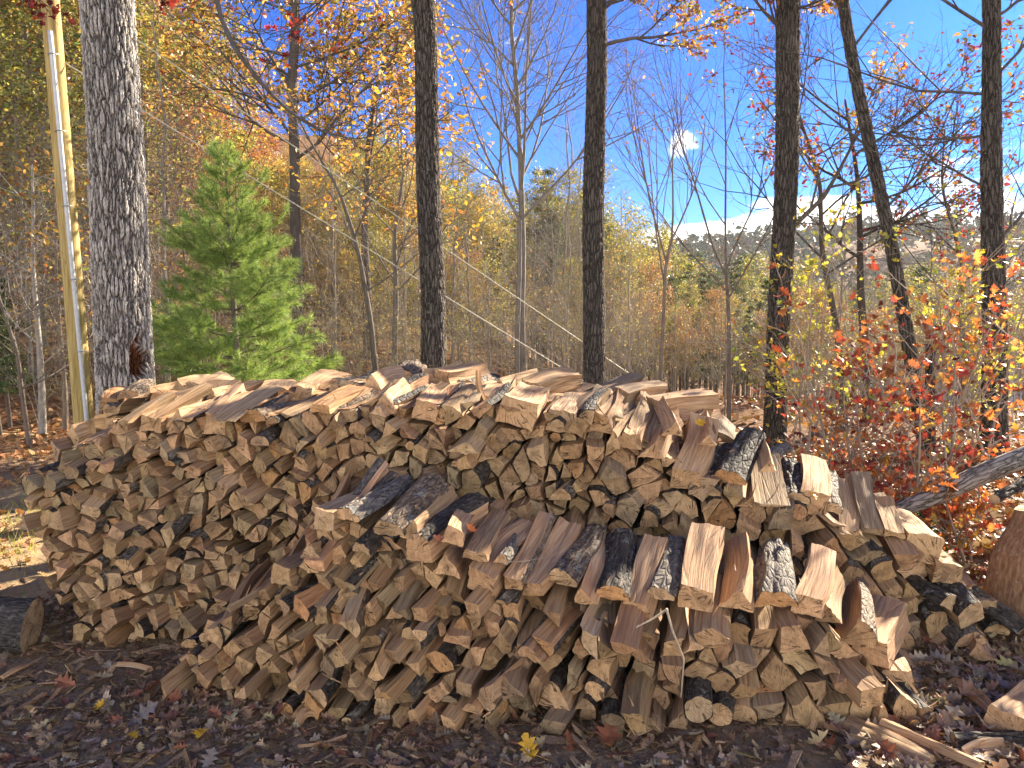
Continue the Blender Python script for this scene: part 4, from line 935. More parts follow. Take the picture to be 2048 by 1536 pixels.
V, Fc = tube(cb2 + (ctop - cb2) * np.linspace(0, 1, 20)[:, None], .021, 16, True); mb = MB(); mb.add(V - b0, Fc); link('conduit', mb.mesh('conduit', [M_PVC]), pole)
for k in range(6):
    f = .1 + k * .17; q = cb2 + (ctop - cb2) * f; V, Fc = tube([q + (-.05, .02, 0), q + (-.02, -.028, 0), q + (.02, -.028, 0), q + (.05, .02, 0)], .006, 6, True); mb = MB(); mb.add(V - b0, Fc); link('conduit_strap', mb.mesh('conduit_strap', [M_STRAP]), pole)
for (x0, y0, x1, y1, lab) in ((105, -35, 1345, 806, 'upper pale guy wire slanting down from the pole to the right'), (108, 112, 1285, 835, 'lower pale guy wire slanting down from the pole to the right')):
    a_, b_ = at(x0, y0, 7.6), at(x1, y1, 9.4); e = b_ + (b_ - a_) * .12; w = MB()
    for q in range(3):
        s = np.linspace(0, 1, 160); P_ = a_ + (e - a_) * s[:, None]; th = s * 420 + q * 2.094; P_[:, 0] += .0032 * np.cos(th); P_[:, 2] += .0032 * np.sin(th); V, Fc = tube(P_, .0045, 5); w.add(V, Fc)
    link('guy_wire', w.mesh('guy_wire', [M_WIRE]), label=lab, cat='guy wire', group='guy wires of the pole')

# ------------------------------------------------------------------ white pine
r = np.random.default_rng(77); bx = at(474, 800, 8.1)[0]; base = np.array([bx, 8.1, tz(bx, 8.1)]); topz = at(452, 290, 8.1)[2] - base[2]; topx = at(452, 290, 8.1)[0] - bx
tr, br, nd = MB(), MB(), MB()
def tp(z): return np.array([topx * z / topz + .01 * math.sin(z * 2), .02 * math.sin(z * 1.4), z])
zz = np.linspace(-.1, topz, 40); P = np.array([tp(z) for z in zz]); V, Fc = tube(P, np.interp(zz, [0, topz], [.048, .006]), 14); tr.add(V, Fc, 0, (.16, .14, .115), V)
tw = []
for z in np.concatenate([np.arange(.25, 1.9, .235), np.arange(1.9, topz - .1, .20)]):
    Lb = np.interp(z, [0, .9, 1.5, 2.2, topz], [.88, .97, .76, .46, .10]); n = r.integers(6, 8)
    for k in range(n):
        a = k * 2 * np.pi / n + r.uniform(-.3, .3) + z * 3; el = np.interp(z, [0, topz * .6, topz], [.10, .35, 1.3]) + r.normal(0, .08); d = np.array([math.cos(a), math.sin(a), el]); d /= np.linalg.norm(d); ln = Lb * r.uniform(.55, 1.25)
        s = np.linspace(0, 1, 7); Q = tp(z + r.uniform(-.04, .04)) + d * (s * ln)[:, None]; Q[:, 2] += .05 * ln * s ** 2 - .05 * ln * np.sin(s * 3.1); V, Fc = tube(Q, .010 * (1 - s * .8) * (ln + .3), 5); br.add(V, Fc, 0, (.15, .13, .10), V)
        for q in range(max(4, int(ln * 20))):
            f = r.uniform(.22, 1.0) if q else 1.0; i0 = min(int(f * 6), 5); o = Q[i0] + (Q[i0 + 1] - Q[i0]) * (f * 6 - i0); sd = np.cross(d, (0, 0, 1)); sd /= np.linalg.norm(sd)
            v = d * r.uniform(.4, 1.1) + sd * r.uniform(-1.3, 1.3) * (f < 1) + np.array([0, 0, r.uniform(-.15, .75)]); v /= np.linalg.norm(v); l2 = ln * (.16 + .42 * (1 - f)) * r.uniform(.6, 1.3) + .05
            E = o + v * l2; V, Fc = tube([o, (o + E) / 2 + (0, 0, .01), E], [.003, .0025, .0015], 3); br.add(V, Fc, 0, (.17, .15, .09), V); tw.append((o, E, v))
tw.append((tp(topz - .15), tp(topz), np.array([0, 0, 1.0])))
C, D = [], []
for o, E, v in tw:
    k = int(52 + 420 * np.linalg.norm(E - o)); f = 1 - r.uniform(0, 1, k) ** 1.5 * .95; C.append(o + (E - o) * f[:, None]); dd = v + r.normal(0, .75, (k, 3)) + (0, 0, .15); D.append(dd / np.linalg.norm(dd, axis=1, keepdims=True))
C, D = np.concatenate(C), np.concatenate(D); n = len(C); print('needles', n)
ln = r.uniform(.06, .115, n); sd = np.cross(D, r.normal(0, 1, (n, 3))); sd /= np.linalg.norm(sd, axis=1, keepdims=True); wd = .0019
T3 = C + D * ln[:, None] - np.array([0, 0, 1]) * (ln * .10)[:, None]
VV = np.stack([C - sd * wd, C + sd * wd, T3], 1).reshape(-1, 3); tint = np.repeat(pal(r, n, [(.27, .42, .12), (.35, .50, .15), (.18, .31, .10), (.44, .52, .20)], [4, 3, 3, 1], .2), 3, 0)
nd.add(VV, np.arange(n * 3).reshape(-1, 3), 0, tint, VV, smooth=False)
pine = link('pine_tree', None, loc=base, label='bright green young white pine right of the thick grey oak trunk', cat='pine tree')
link('trunk', tr.mesh('trunk', [M_TWIG]), pine); link('branches', br.mesh('branches', [M_TWIG]), pine); link('needles', nd.mesh('needles', [M_NEEDLE]), pine)

# ------------------------------------------------------------------ red-leaved saplings behind the right end
REDC = [(.42, .095, .045), (.50, .20, .06), (.56, .36, .10), (.28, .05, .04), (.42, .16, .07)]
def red_sapling(px, py, Y, h, n, seed, label, cols=REDC, w=(4, 4, 2, 3, 4), size=(.045, .085), per=2.6, lean=(0, 0)):
    r = np.random.default_rng(seed); x = (px - CX) / F * Y * 1.01; base = np.array([x, Y, tz(x, Y)]); br, lf, tips = MB(), MB(), []; st = MB()
    cf = dict(CFG, levels=3, kids=[8, 4, 3], up=[.5, .3, .1], wob=[.08, .12, .16], bark=(.34, .28, .22), ang=[(30, 70)] * 4, len=[(.3, .55), (.4, .7), (.4, .7)])
    for k in range(n):
        d = (r.uniform(-.45, .45) + lean[0], r.uniform(-.4, .4) + lean[1], 1); tp_ = []
        grow(br, r.uniform(-.12, .12, 3) * (1, 1, 0) + (0, 0, -.03), d, h * r.uniform(.75, 1.1), .011, 0, r, cf, tips)
    leaves_on(lf, tips, per, .045, size, cols, w, r, [LOB[0], LOB[1], LOB[3], LOB[4]], .25)
    o = link('oak_sapling', None, loc=base, label=label, cat='sapling', group='red-leaved saplings right of the stack')
    link('stems', br.mesh('stems', [M_TWIG]), o); link('foliage', lf.mesh('foliage', [M_LEAF]), o)
red_sapling(1725, 0, 5.3, 1.4, 3, 81, 'tallest orange and red leaved oak sapling behind the right end of the stack', lean=(-.05, 0))
red_sapling(1680, 0, 5.6, 1.1, 2, 82, 'leftmost orange-red sapling beside the second dark trunk', lean=(.1, 0))
red_sapling(1820, 0, 5.0, 1.2, 3, 83, 'dark red sapling in front of the leaning tree foot', w=(4, 2, 1, 5, 3))
red_sapling(1900, 0, 5.6, 1.35, 3, 84, 'orange sapling behind the fallen grey trunk', w=(3, 5, 3, 1, 4))
red_sapling(2000, 0, 6.2, 1.75, 2, 85, 'deep red sapling in front of the right-edge trunk', w=(3, 1, 0, 6, 2))
red_sapling(2060, 0, 5.0, 1.1, 3, 86, 'yellow-orange sapling at the right edge above the stump', w=(2, 5, 5, 0, 4))
red_sapling(1780, 0, 4.6, .55, 3, 87, 'low orange-red seedling just behind the stack, left of the fallen trunk', w=(5, 5, 1, 2, 4))
red_sapling(1960, 0, 4.5, .45, 3, 88, 'low yellow and orange seedling under the fallen trunk', w=(3, 5, 4, 1, 3))
YEL = [(.62, .56, .08), (.5, .5, .1), (.3, .36, .08)]
red_sapling(1600, 0, 7.4, 1.7, 4, 89, 'yellow-green shrub right of the second dark trunk', YEL, (4, 3, 2), (.04, .07), 4)
red_sapling(1950, 0, 8.0, 1.6, 4, 90, 'yellow-green shrub between the right-hand trunks', YEL, (4, 3, 2), (.04, .07), 7)
red_sapling(1760, 0, 7.0, 1.9, 3, 91, 'pale yellow leaved shrub behind the leaning tree', YEL, (5, 3, 1), (.04, .07), 4)
# little evergreen sprigs by the fallen trunk
red_sapling(1825, 0, 4.75, .22, 4, 92, 'small dark green sprig below the fallen trunk', [(.03, .07, .025), (.05, .10, .03)], (3, 2), (.03, .05), 4)

# ------------------------------------------------------------------ things on the ground
def log_between(a, b, ra, rb, mat, seed, sides=26, nseg=60, amp=.05, tint=(1, 1, 1)):
    s = np.linspace(0, 1, nseg); P = a + (b - a) * s[:, None]; P[:, 2] += .02 * np.sin(s * 5 + seed); P[:, 1] += .015 * np.sin(s * 7 + seed)
    rad = ra + (rb - ra) * s; V, Fc = tube(P, rad, sides, True); nn = nseg * sides; C = np.repeat(P, sides, 0); th = np.tile(np.linspace(0, 2 * np.pi, sides, endpoint=False), nseg)
    sc = 1 + amp * fbm(np.stack([np.cos(th) * 2, np.sin(th) * 2, np.repeat(s, sides) * 9], -1) + seed, 4, 3); V[:nn] = C + (V[:nn] - C) * sc[:, None]
    L0 = np.linalg.norm(b - a); lp = np.stack([np.cos(th) * ra, np.sin(th) * ra, np.repeat(s, sides) * L0], -1) + seed; lp = np.vstack([lp, [lp[0], lp[-1]]]); return V, Fc, lp
def simple_log(name, label, cat, a, b, ra, rb, seed, mat=None, endcut=True):
    V, Fc, lp = log_between(a, b, ra, rb, mat, seed); base = a.copy(); o = MB(); o.add(V - base, [Fc[0]], 0, (1, 1, 1), lp)
    ob = link(name, o.mesh(name, [mat or M_LBARK]), loc=base, label=label, cat=cat)
    e = MB(); lpe = (V - a) * 1.0; Mx = frame_dir(b - a); lpe = (V - a) @ Mx; e.add(V - base, [Fc[1], Fc[2]], 0, (1, 1, 1), lpe, smooth=False); link('cut_end', e.mesh('cut_end', [M_END]), ob); return ob
M_FALLEN = mat_trunk('fallen_bark', [(.05, .045, .04), (.20, .18, .165), (.42, .38, .35), (.27, .22, .19)], 48, 7, 0.0, .4)
simple_log('fallen_trunk', 'long grey fallen trunk slanting up to the right behind the stack end', 'log', at(1775, 1018, 4.6), at(2160, 885, 4.3), .045, .072, 4, M_FALLEN)
simple_log('cut_branch', 'slim dark branch with a pale sawn end above the stump', 'branch', at(1992, 1008, 3.9), at(2110, 900, 4.5), .026, .034, 8, M_DARKB)
# mossy round at the left edge
a = at(68, 1262, 3.46); b = at(-60, 1245, 3.62); simple_log('mossy_log', 'dark lichen-covered round log on the ground at the left edge', 'log', np.array([a[0], a[1], .12]), np.array([a[0] - .75, a[1] - .22, .13]), .125, .125, 12)
# large stump block at right: rusty rough sawn face
mb = MB(); r = np.random.default_rng(5); cx, cy = at(2088, 1200, 3.72)[:2]; nth, nz = 72, 40; th = np.linspace(0, 2 * np.pi, nth, endpoint=False); hh = .62
zs = np.linspace(-.03, hh, nz); TH, ZS = np.meshgrid(th, zs); q = np.stack([np.cos(TH) * 2, np.sin(TH) * 2, ZS * 2], -1)
RR = .27 * (1 + .10 * fbm(q, 3, 3) + .055 * fbm(q * (3.2, 3.2, .7), 8, 3)) * (1 + .12 * np.exp(-ZS / .1)); RR = RR * (1 - .28 * sstep(ZS, hh * .55, hh))
V = np.stack([RR * np.cos(TH), RR * np.sin(TH) * .8, ZS + .05 * np.cos(TH + .6) * (ZS / hh)], -1); V[..., 0] += .05 * ZS
I = np.arange(nz - 1)[:, None] * nth; J = np.arange(nth)[None]; J2 = (J + 1) % nth; Q = np.stack([I + J, I + J2, I + nth + J2, I + nth + J], -1).reshape(-1, 4)
m, t, out = new_mat('rusty_heartwood'); lpv = attr(t, 'lp').outputs['Vector']; a1 = noise(t, lpv, 1, 6, .75, (60, 60, 12)); b1 = noise(t, lpv, 26, 5, .7)
col = ramp(t, a1, [(.3, (.12, .060, .034)), (.5, (.30, .17, .10)), (.7, (.50, .33, .20))]); col = mixc(t, maprange(t, b1, .60, .68, 0, .7), col, (.42, .38, .34))
princ(t, out, col, .9, bump(t, math_node(t, 'MULTIPLY_ADD', b1, .8, a1), 1.0, .02), .15); M_RUST = m
mb.add(V.reshape(-1, 3), Q, 0, (1, 1, 1), V.reshape(-1, 3)); so = link('stump', mb.mesh('stump', [M_RUST]), loc=(cx, cy, tz(cx, cy)), label='big rusty-brown upright stump block at the right edge', cat='stump')
mb = MB(); topr = V[-1]; c = topr.mean(0); VV = np.vstack([topr, c + (topr - c) * .6 + r.normal(0, .008, (nth, 3)), c + (topr - c) * .25 + r.normal(0, .008, (nth, 3)), [c]]); A_ = np.arange(nth); B_ = (A_ + 1) % nth
mb.add(VV, [np.stack([A_, B_, nth + B_, nth + A_], -1), np.stack([nth + A_, nth + B_, 2 * nth + B_, 2 * nth + A_], -1), np.stack([2 * nth + A_, 2 * nth + B_, np.full(nth, 3 * nth)], -1)], 0, (1, 1, 1), VV); link('top_face', mb.mesh('top_face', [M_END]), so)

# loose splits and slivers: placed by their two ends
def loose(name, label, cat, A_, B_, w, shp, tn, seed, bk=None, bt='black', rough=2.0):
    r = np.random.default_rng(seed); D = B_ - A_; q, b0 = shape_poly(shp, w, r)
    if bk is not None: b0 = bk
    body, bark, fe = build_log(q, np.linalg.norm(D), seed, b0, 2, TN[tn], BT[bt], rough); Mx = frame_dir(D, R(r.normal(0, 12)))
    o = link(name, body.mesh(name, [M_SPLIT, M_END]), label=label, cat=cat); o.matrix_world = Matrix([[*Mx[0], A_[0]], [*Mx[1], A_[1]], [*Mx[2], A_[2]], [0, 0, 0, 1]])
    link('cut_end', fe.mesh('cut_end', [M_END]), o)
    if bark.F: link('bark', bark.mesh('bark', [M_LBARK]), o)
def G(px, py, h=.03): p = gpix(px, py); p[2] = h; return p
loose('split_log', 'chunky pinkish split log lying alone at the bottom right edge', 'firewood log', G(2000, 1478, .07), G(2100, 1380, .06), .14, 'four-sided', 'pinkish', 301)
loose('wood_slat', 'long pale split rail lying on the ground at bottom right', 'wood piece', G(1765, 1470, .05), G(1960, 1560, .05), .045, 'four-sided', 'pale', 302)
loose('wood_slat', 'wide brown splintered slab lying left of the pale split rail', 'wood piece', G(1690, 1460, .03), G(1860, 1545, .03), .075, 'slab', 'brown', 303)
loose('wood_slat', 'brown splinter slab lying below the right end of the stack', 'wood piece', G(1905, 1375, .03), G(1985, 1440, .03), .06, 'slab', 'orange brown', 304)
loose('branch_piece', 'thin dark barked branch lying across the bottom right corner', 'branch', G(1905, 1502, .04), G(2120, 1495, .05), .06, 'round', 'brown', 305)
loose('wood_slat', 'curved pale bark chip beside the bottom right corner', 'wood piece', G(1935, 1535, .03), G(2010, 1515, .04), .09, 'slab', 'pale', 306)
loose('wood_slat', 'short pale forked chip near the foot of the front stack', 'wood piece', G(1620, 1470, .03), G(1670, 1410, .10), .035, 'triangular', 'pale', 307)
loose('split_log', 'small dark-barked split log leaning at the right end beside the stump', 'firewood log', G(2040, 1300, .10), at(1935, 1180, 3.6), .10, 'half-round', 'dull tan', 308)
loose('split_log', 'pinkish split log lying beside the right foot of the back stack', 'firewood log', G(1960, 1330, .05), G(1930, 1270, .07), .12, 'triangular', 'pinkish', 309)
loose('bark_slab', 'loose dark bark slab on the ground under the right foot of the stack', 'bark', G(1880, 1520, .02), G(1700, 1480, .03), .08, 'slab', 'greyish', 310)
loose('splinter', 'thin orange splinter standing upright on top of the stack', 'splinter', at(972, 808, 3.75), at(957, 742, 3.78), .038, 'slab', 'orange brown', 311)
loose('splinter', 'long white splinter on the ground left of the front stack', 'splinter', G(305, 1352, .03), G(235, 1342, .03), .022, 'triangular', 'pale', 312)
loose('splinter', 'pale splinter lying in the dirt at the far left', 'splinter', G(5, 1368, .03), G(55, 1342, .03), .026, 'slab', 'pale', 313)
loose('splinter', 'grey forked splinter draped over the left shoulder of the front stack', 'splinter', at(455, 1218, 2.95), at(545, 1160, 3.15), .035, 'triangular', 'greyish', 314, rough=3)
loose('splinter', 'stubby pale wood chunk on the ground under the front stack middle', 'splinter', G(595, 1458, .03), G(628, 1440, .03), .035, 'four-sided', 'pale', 315)
loose('splinter', 'thin pale stick lying on the ground at lower middle', 'splinter', G(600, 1502, .02), G(695, 1480, .02), .010, 'four-sided', 'pale', 316)
loose('splinter', 'short dark plank scrap lying at the bottom left', 'splinter', G(10, 1440, .02), G(90, 1395, .02), .03, 'slab', 'brown', 317)
loose('splinter', 'bright splinter edge leaning on the right foot of the front stack', 'splinter', at(1780, 1318, 2.72), at(1833, 1385, 2.70), .012, 'triangular', 'pale', 318)
gr = MB(); rg = np.random.default_rng(8); gp = gpix(25, 1085); kk = 1500
C = np.stack([gp[0] + rg.normal(0, .45, kk), gp[1] + rg.normal(.35, .55, kk), np.zeros(kk)], -1); C = C[(C[:, 0] < -2.45)]; kk = len(C); C[:, 2] = gz(C) + .005
hh = rg.uniform(.03, .10, kk); D = rg.normal(0, .45, (kk, 3)); D[:, 2] = 1; D /= np.linalg.norm(D, axis=1, keepdims=True); sd = np.cross(D, rg.normal(0, 1, (kk, 3))); sd /= np.linalg.norm(sd, axis=1, keepdims=True)
gr.add(np.stack([C - sd * .003, C + sd * .003, C + D * hh[:, None]], 1).reshape(-1, 3), np.arange(kk * 3).reshape(-1, 3), 0, np.repeat(pal(rg, kk, [(.40, .42, .10), (.28, .34, .08), (.50, .46, .16)], [3, 3, 2]), 3, 0), smooth=False)
link('grass', gr.mesh('grass', [M_NEEDLE]), label='yellow-green grass tuft in the sun left of the stack', kind='stuff')
# hanging bent twig
def twig(label, pts, rad, tint=(.42, .34, .25)):
    P = np.array(pts); s = np.linspace(0, 1, 24); k = np.linspace(0, 1, len(P)); Q = np.stack([np.interp(s, k, P[:, c]) for c in range(3)], -1); V, Fc = tube(Q, rad * (1.1 - .5 * s), 6, True); b = Q[0].copy(); mb = MB(); mb.add(V - b, Fc, 0, tint, V)
    link('twig', mb.mesh('twig', [M_TWIG]), loc=b, label=label, cat='twig')
twig('bent pale twig hanging down the face of the front stack', [at(1333, 1218, 2.68), at(1345, 1262, 2.66), at(1368, 1318, 2.64), at(1362, 1395, 2.62)], .0045)
twig('straight pale twig resting against the front stack beside the bent one', [at(1335, 1218, 2.70), at(1305, 1238, 2.66), at(1272, 1255, 2.64)], .0042)
twig('thin curling twig lying over the pink logs of the front stack', [at(1000, 1125, 2.75), at(1050, 1122, 2.74), at(1090, 1115, 2.78)], .0018)
# a few fallen leaves caught on the logs
for k, (px, py, Y, ci, s, lab) in enumerate(((1400, 845, 3.62, 0, .05, 'yellow leaf caught on the sunlit logs under the small cloud'), (1626, 992, 3.45, 0, .05, 'yellow leaf lying on a pale log near the right end'), (940, 1058, 2.86, 1, .055, 'orange-brown leaf on the logs of the front stack'), (880, 1078, 2.84, 6, .05, 'purplish leaf stuck beside the pink log'), (1432, 868, 3.75, 1, .09, 'curled orange leaf beside the black-barked log'))):
    o = link('leaf', leafmesh[ci * 2], loc=at(px, py, Y), rot=(R(50), R(20 * k), k), scale=s, label=lab, cat='leaf')

# ------------------------------------------------------------------ overhead branch and red leaves at upper left
r = np.random.default_rng(66); br, lf, tips = MB(), MB(), []
PB = np.array([at(a, b, 5.6) for a, b in ((425, -60), (438, 25), (465, 90), (520, 165), (580, 225), (640, 262), (690, 275))]); s = np.linspace(0, 1, 40); k = np.linspace(0, 1, len(PB)); Q = np.stack([np.interp(s, k, PB[:, c]) for c in range(3)], -1); b0 = Q[0].copy()
for c in range(3): Q[2:-2, c] = np.convolve(Q[:, c], np.ones(5) / 5, 'valid')
V, Fc = tube(Q - b0, .019 * (1 - .8 * s) + .002, 8); br.add(V, Fc, 0, (.10, .09, .085), V)
cf = dict(CFG, kids=[4, 3, 2], levels=3, bark=(.10, .09, .085))
for f, d, ln in ((.2, (.6, 0, -.3), .35), (.35, (.7, .1, -.2), .5), (.5, (.5, 0, .6), .4), (.7, (.8, 0, -.4), .4), (.85, (.9, 0, .3), .4), (1, (1, 0, 0), .4)): grow(br, Q[int(f * 39)] - b0, d, ln, .005, 0, r, cf, tips)
link('overhanging_branch', br.mesh('overhanging_branch', [M_TWIG]), loc=b0, label='dark bare branch curving down from the top edge right of the big oak', cat='branch')
DR = [(.20, .025, .025), (.30, .04, .03), (.45, .09, .03), (.13, .02, .025)]
for px, py, ln, n_, seed, lab, dx in ((770, -60, .62, 3, 67, 'spray of dark red leaves hanging at the top edge left of the brown trunk', (-1, 0, -.25)), (640, -75, .22, 2, 69, 'small dark red leaf spray at the top edge above the tall oak', (-.8, 0, -.3)), (310, -50, .12, 1, 68, 'single cluster of red leaves hanging beside the big oak trunk top', (-.6, 0, -.5)), (20, -60, .22, 2, 70, 'rust leaves hanging at the top left corner by the pole', (.5, 0, -.3))):
    r = np.random.default_rng(seed); br, lf, tips = MB(), MB(), []
    for q in range(n_): grow(br, (0, 0, 0), (dx[0] + r.normal(0, .3), r.normal(0, .3), dx[2] + r.normal(0, .12)), ln, .007, 0, r, dict(CFG, levels=3, kids=[5, 3, 2], bark=(.1, .08, .07), up=[-.2, -.2, -.1]), tips)
    leaves_on(lf, tips, 1.3, .04, (.035, .065), DR, [3, 3, 1, 2], r, [LOB[0], LOB[3], LOB[4]])
    o = link('leaf_spray', None, loc=at(px, py, 4.8), label=lab, cat='branch'); link('twigs', br.mesh('twigs', [M_TWIG]), o); link('foliage', lf.mesh('foliage', [M_LEAF]), o)

# ------------------------------------------------------------------ forest prototypes
def proto_tree(name, cat, seed, H, r0, crown0, nb, bl, leafcfg, tint, up=.7, levels=3, kids=(6, 4, 3)):
    r = np.random.default_rng(seed); n = 22; z = np.linspace(0, H, n); P = np.stack([np.cumsum(r.normal(0, .03, n)) * H / 10, np.cumsum(r.normal(0, .03, n)) * H / 10, z], -1); P[0, 2] = -.3
    tr, br, lf, tips = MB(), MB(), MB(), []; V, Fc = tube(P, r0 * (1 - .85 * z / H), 8); tr.add(V, Fc, 0, tint, V)
    cf = dict(CFG, levels=levels, kids=list(kids) + [2], seg=[4, 3, 2, 2], bark=tint, wob=[.10, .14, .18, .2])
    for k in range(nb):
        f = crown0 + (1 - crown0) * (k + r.uniform(0, 1)) / nb; a = k * 2.4 + r.uniform(-.6, .6); q = P[min(n - 1, int(f * (n - 1)))]
        ln = bl * H * (1.2 - .85 * (f - crown0) / (1 - crown0)) * r.uniform(.7, 1.2); grow(br, q, (math.cos(a), math.sin(a), up * r.uniform(.5, 1.5)), ln, r0 * .3 * (1.15 - f), 0, r, cf, tips, 4)
    if leafcfg: leaves_on(lf, tips, leafcfg[0], leafcfg[1], leafcfg[2], leafcfg[3], leafcfg[4], r, [leaf_simple()], .25)
    o = link(name, None, loc=(0, -200, 0), cat=cat, label='x'); link('trunk', tr.mesh('trunk', [M_TWIG]), o); link('branches', br.mesh('branches', [M_TWIG]), o)
    if lf.F: link('crown', lf.mesh('crown', [M_LEAF]), o)
    return o
GOLD = [(.58, .44, .10), (.48, .38, .12), (.42, .28, .10), (.33, .36, .10)]; RUST = [(.38, .20, .09), (.32, .19, .10), (.42, .30, .11), (.24, .11, .07)]; REDM = [(.36, .11, .06), (.28, .09, .06), (.40, .22, .08)]; OLIVE = [(.26, .31, .09), (.38, .37, .10), (.16, .21, .07), (.44, .35, .10)]
TB = (.22, .19, .165)
def L5(per, cols): return (per * 1.35, .16, (.09, .16), cols, [3] * len(cols))
PROT = {
 'gold': [proto_tree('autumn_tree', 'tree', 101, 10, .11, .25, 26, .26, L5(9, GOLD), TB), proto_tree('autumn_tree', 'tree', 102, 9, .09, .2, 24, .28, L5(8, GOLD), TB)],
 'rust': [proto_tree('autumn_tree', 'tree', 103, 10, .12, .22, 26, .27, L5(9, RUST), TB), proto_tree('autumn_tree', 'tree', 104, 8, .08, .2, 22, .28, L5(8, RUST), TB)],
 'red': [proto_tree('autumn_tree', 'tree', 105, 8, .08, .25, 22, .26, L5(8, REDM), TB)],
 'olive': [proto_tree('autumn_tree', 'tree', 106, 10, .10, .2, 26, .27, L5(9, OLIVE), TB), proto_tree('autumn_tree', 'tree', 107, 9, .09, .3, 22, .26, L5(4, OLIVE), TB)],
 'bare': [proto_tree('bare_tree', 'tree', 108, 9, .07, .25, 22, .26, None, (.25, .22, .19), .9, 4, (5, 4, 3)), proto_tree('bare_tree', 'tree', 109, 8, .06, .3, 20, .24, (.35, .1, (.07, .11), GOLD, [1] * 4), (.30, .27, .24), 1.0, 4, (5, 4, 3))],
 'brush': [proto_tree('brush_sapling', 'sapling', 110, 3.6, .020, .1, 16, .30, (.40, .06, (.03, .055), GOLD, [1] * 4), (.28, .245, .205), .9, 4, (4, 3, 2)), proto_tree('brush_sapling', 'sapling', 111, 4.4, .024, .12, 16, .26, (.35, .06, (.03, .055), RUST, [1] * 4), (.24, .21, .18), 1.1, 4, (4, 3, 2)), proto_tree('brush_sapling', 'sapling', 112, 2.6, .015, .05, 16, .36, (.8, .06, (.03, .055), OLIVE, [1] * 4), (.24, .21, .17), .7, 4, (4, 3, 2))],
}
def proto_pine(seed, H):
    r = np.random.default_rng(seed); tr, br, nd = MB(), MB(), MB(); z = np.linspace(-.3, H, 14); P = np.stack([.05 * np.sin(z), .05 * np.cos(z), z], -1); V, Fc = tube(P, .13 * (1 - .88 * np.clip(z, 0, H) / H), 7); tr.add(V, Fc, 0, (.14, .11, .09), V); C = []
    for zb in np.arange(H * .3, H, .42):
        for k in range(5):
            a = r.uniform(0, 6.28); f = (zb - H * .3) / (H * .7); ln = H * .19 * (1.05 - f * .85) * r.uniform(.6, 1.2); d = np.array([math.cos(a), math.sin(a), r.uniform(.0, .45)]); s = np.linspace(0, 1, 4); Q = np.array([0, 0, zb]) + d * (s * ln)[:, None]; V, Fc = tube(Q, .02 * (1 - s * .8), 4); br.add(V, Fc, 0, (.14, .11, .09), V)
            m_ = int(30 + ln * 75); ff = r.uniform(.25, 1.05, m_); C.append(np.array([0, 0, zb]) + d * (ff * ln)[:, None] + r.normal(0, .13, (m_, 3)) * (1, 1, .55))
    C = np.concatenate(C); n = len(C); T = pal(r, n, [(.055, .10, .04), (.08, .13, .05), (.04, .075, .035), (.12, .14, .055)], [3, 3, 2, 1]); V4 = np.array([(0, -.6, 0), (.13, 0, .03), (0, .6, 0), (-.13, 0, .03)]); scatter(nd, (V4, np.array([(0, 1, 2), (0, 2, 3)])), C, r.uniform(.12, .24, n), T, r, .4)
    o = link('pine_tree', None, loc=(0, -200, 0), cat='pine tree', label='x'); link('trunk', tr.mesh('trunk', [M_TWIG]), o); link('branches', br.mesh('branches', [M_TWIG]), o); link('crown', nd.mesh('crown', [M_NEEDLE]), o); return o
PROT['pine'] = [proto_pine(120, 10), proto_pine(121, 8.5)]
usedp = {}
KN = {'gold': 'golden-leaved tree', 'rust': 'rust-brown leaved tree', 'red': 'red-leaved maple-like tree', 'olive': 'olive and yellow leaved tree', 'bare': 'leafless grey tree', 'brush': 'thin pale brush sapling', 'pine': 'dark green pine'}
def where(px):
    if px < 170: return 'in the woods left of the utility pole'
    if px < 320: return 'in the woods around the big grey oak'
    if px < 640: return 'in the woods behind the young pine'
    if px < 860: return 'in the woods left of the brown trunk'
    if px < 1170: return 'beyond the leafless tree in the middle'
    if px < 1540: return 'beyond the stack between the two dark trunks'
    if px < 1800: return 'behind the tall red-leaved sapling'
    return 'in the valley woods at the right'
def plant(kind, px, Y, h, seed):
    r = np.random.default_rng(seed); pr = PROT[kind][int(r.integers(len(PROT[kind])))]; H0 = {'gold': 9.5, 'rust': 9, 'red': 8, 'olive': 9.5, 'bare': 8.5, 'brush': 3.6, 'pine': 9.2}[kind]
    x = (px - CX) / F * Y; z = tz(x, Y); s = h / H0; lab = '%s %s' % (KN[kind], where(px)); grp = lab + 's'
    grp = '%ss %s' % (KN[kind], where(px)); rz = r.uniform(0, 6.28); sc = (s * r.uniform(.85, 1.15), s)
    if pr.name not in usedp:
        usedp[pr.name] = 1; pr.location = (x, Y, z - .05); pr.rotation_euler = (0, 0, rz); pr.scale = (sc[0], sc[0], sc[1]); pr['label'] = lab; pr['group'] = grp
    else: dup(pr, (x, Y, z - .05), rz, sc, lab, grp)
rp = np.random.default_rng(2024); k = 0
def H_at(py, Y, x): return at(0, py, Y)[2] - tz(x, Y)
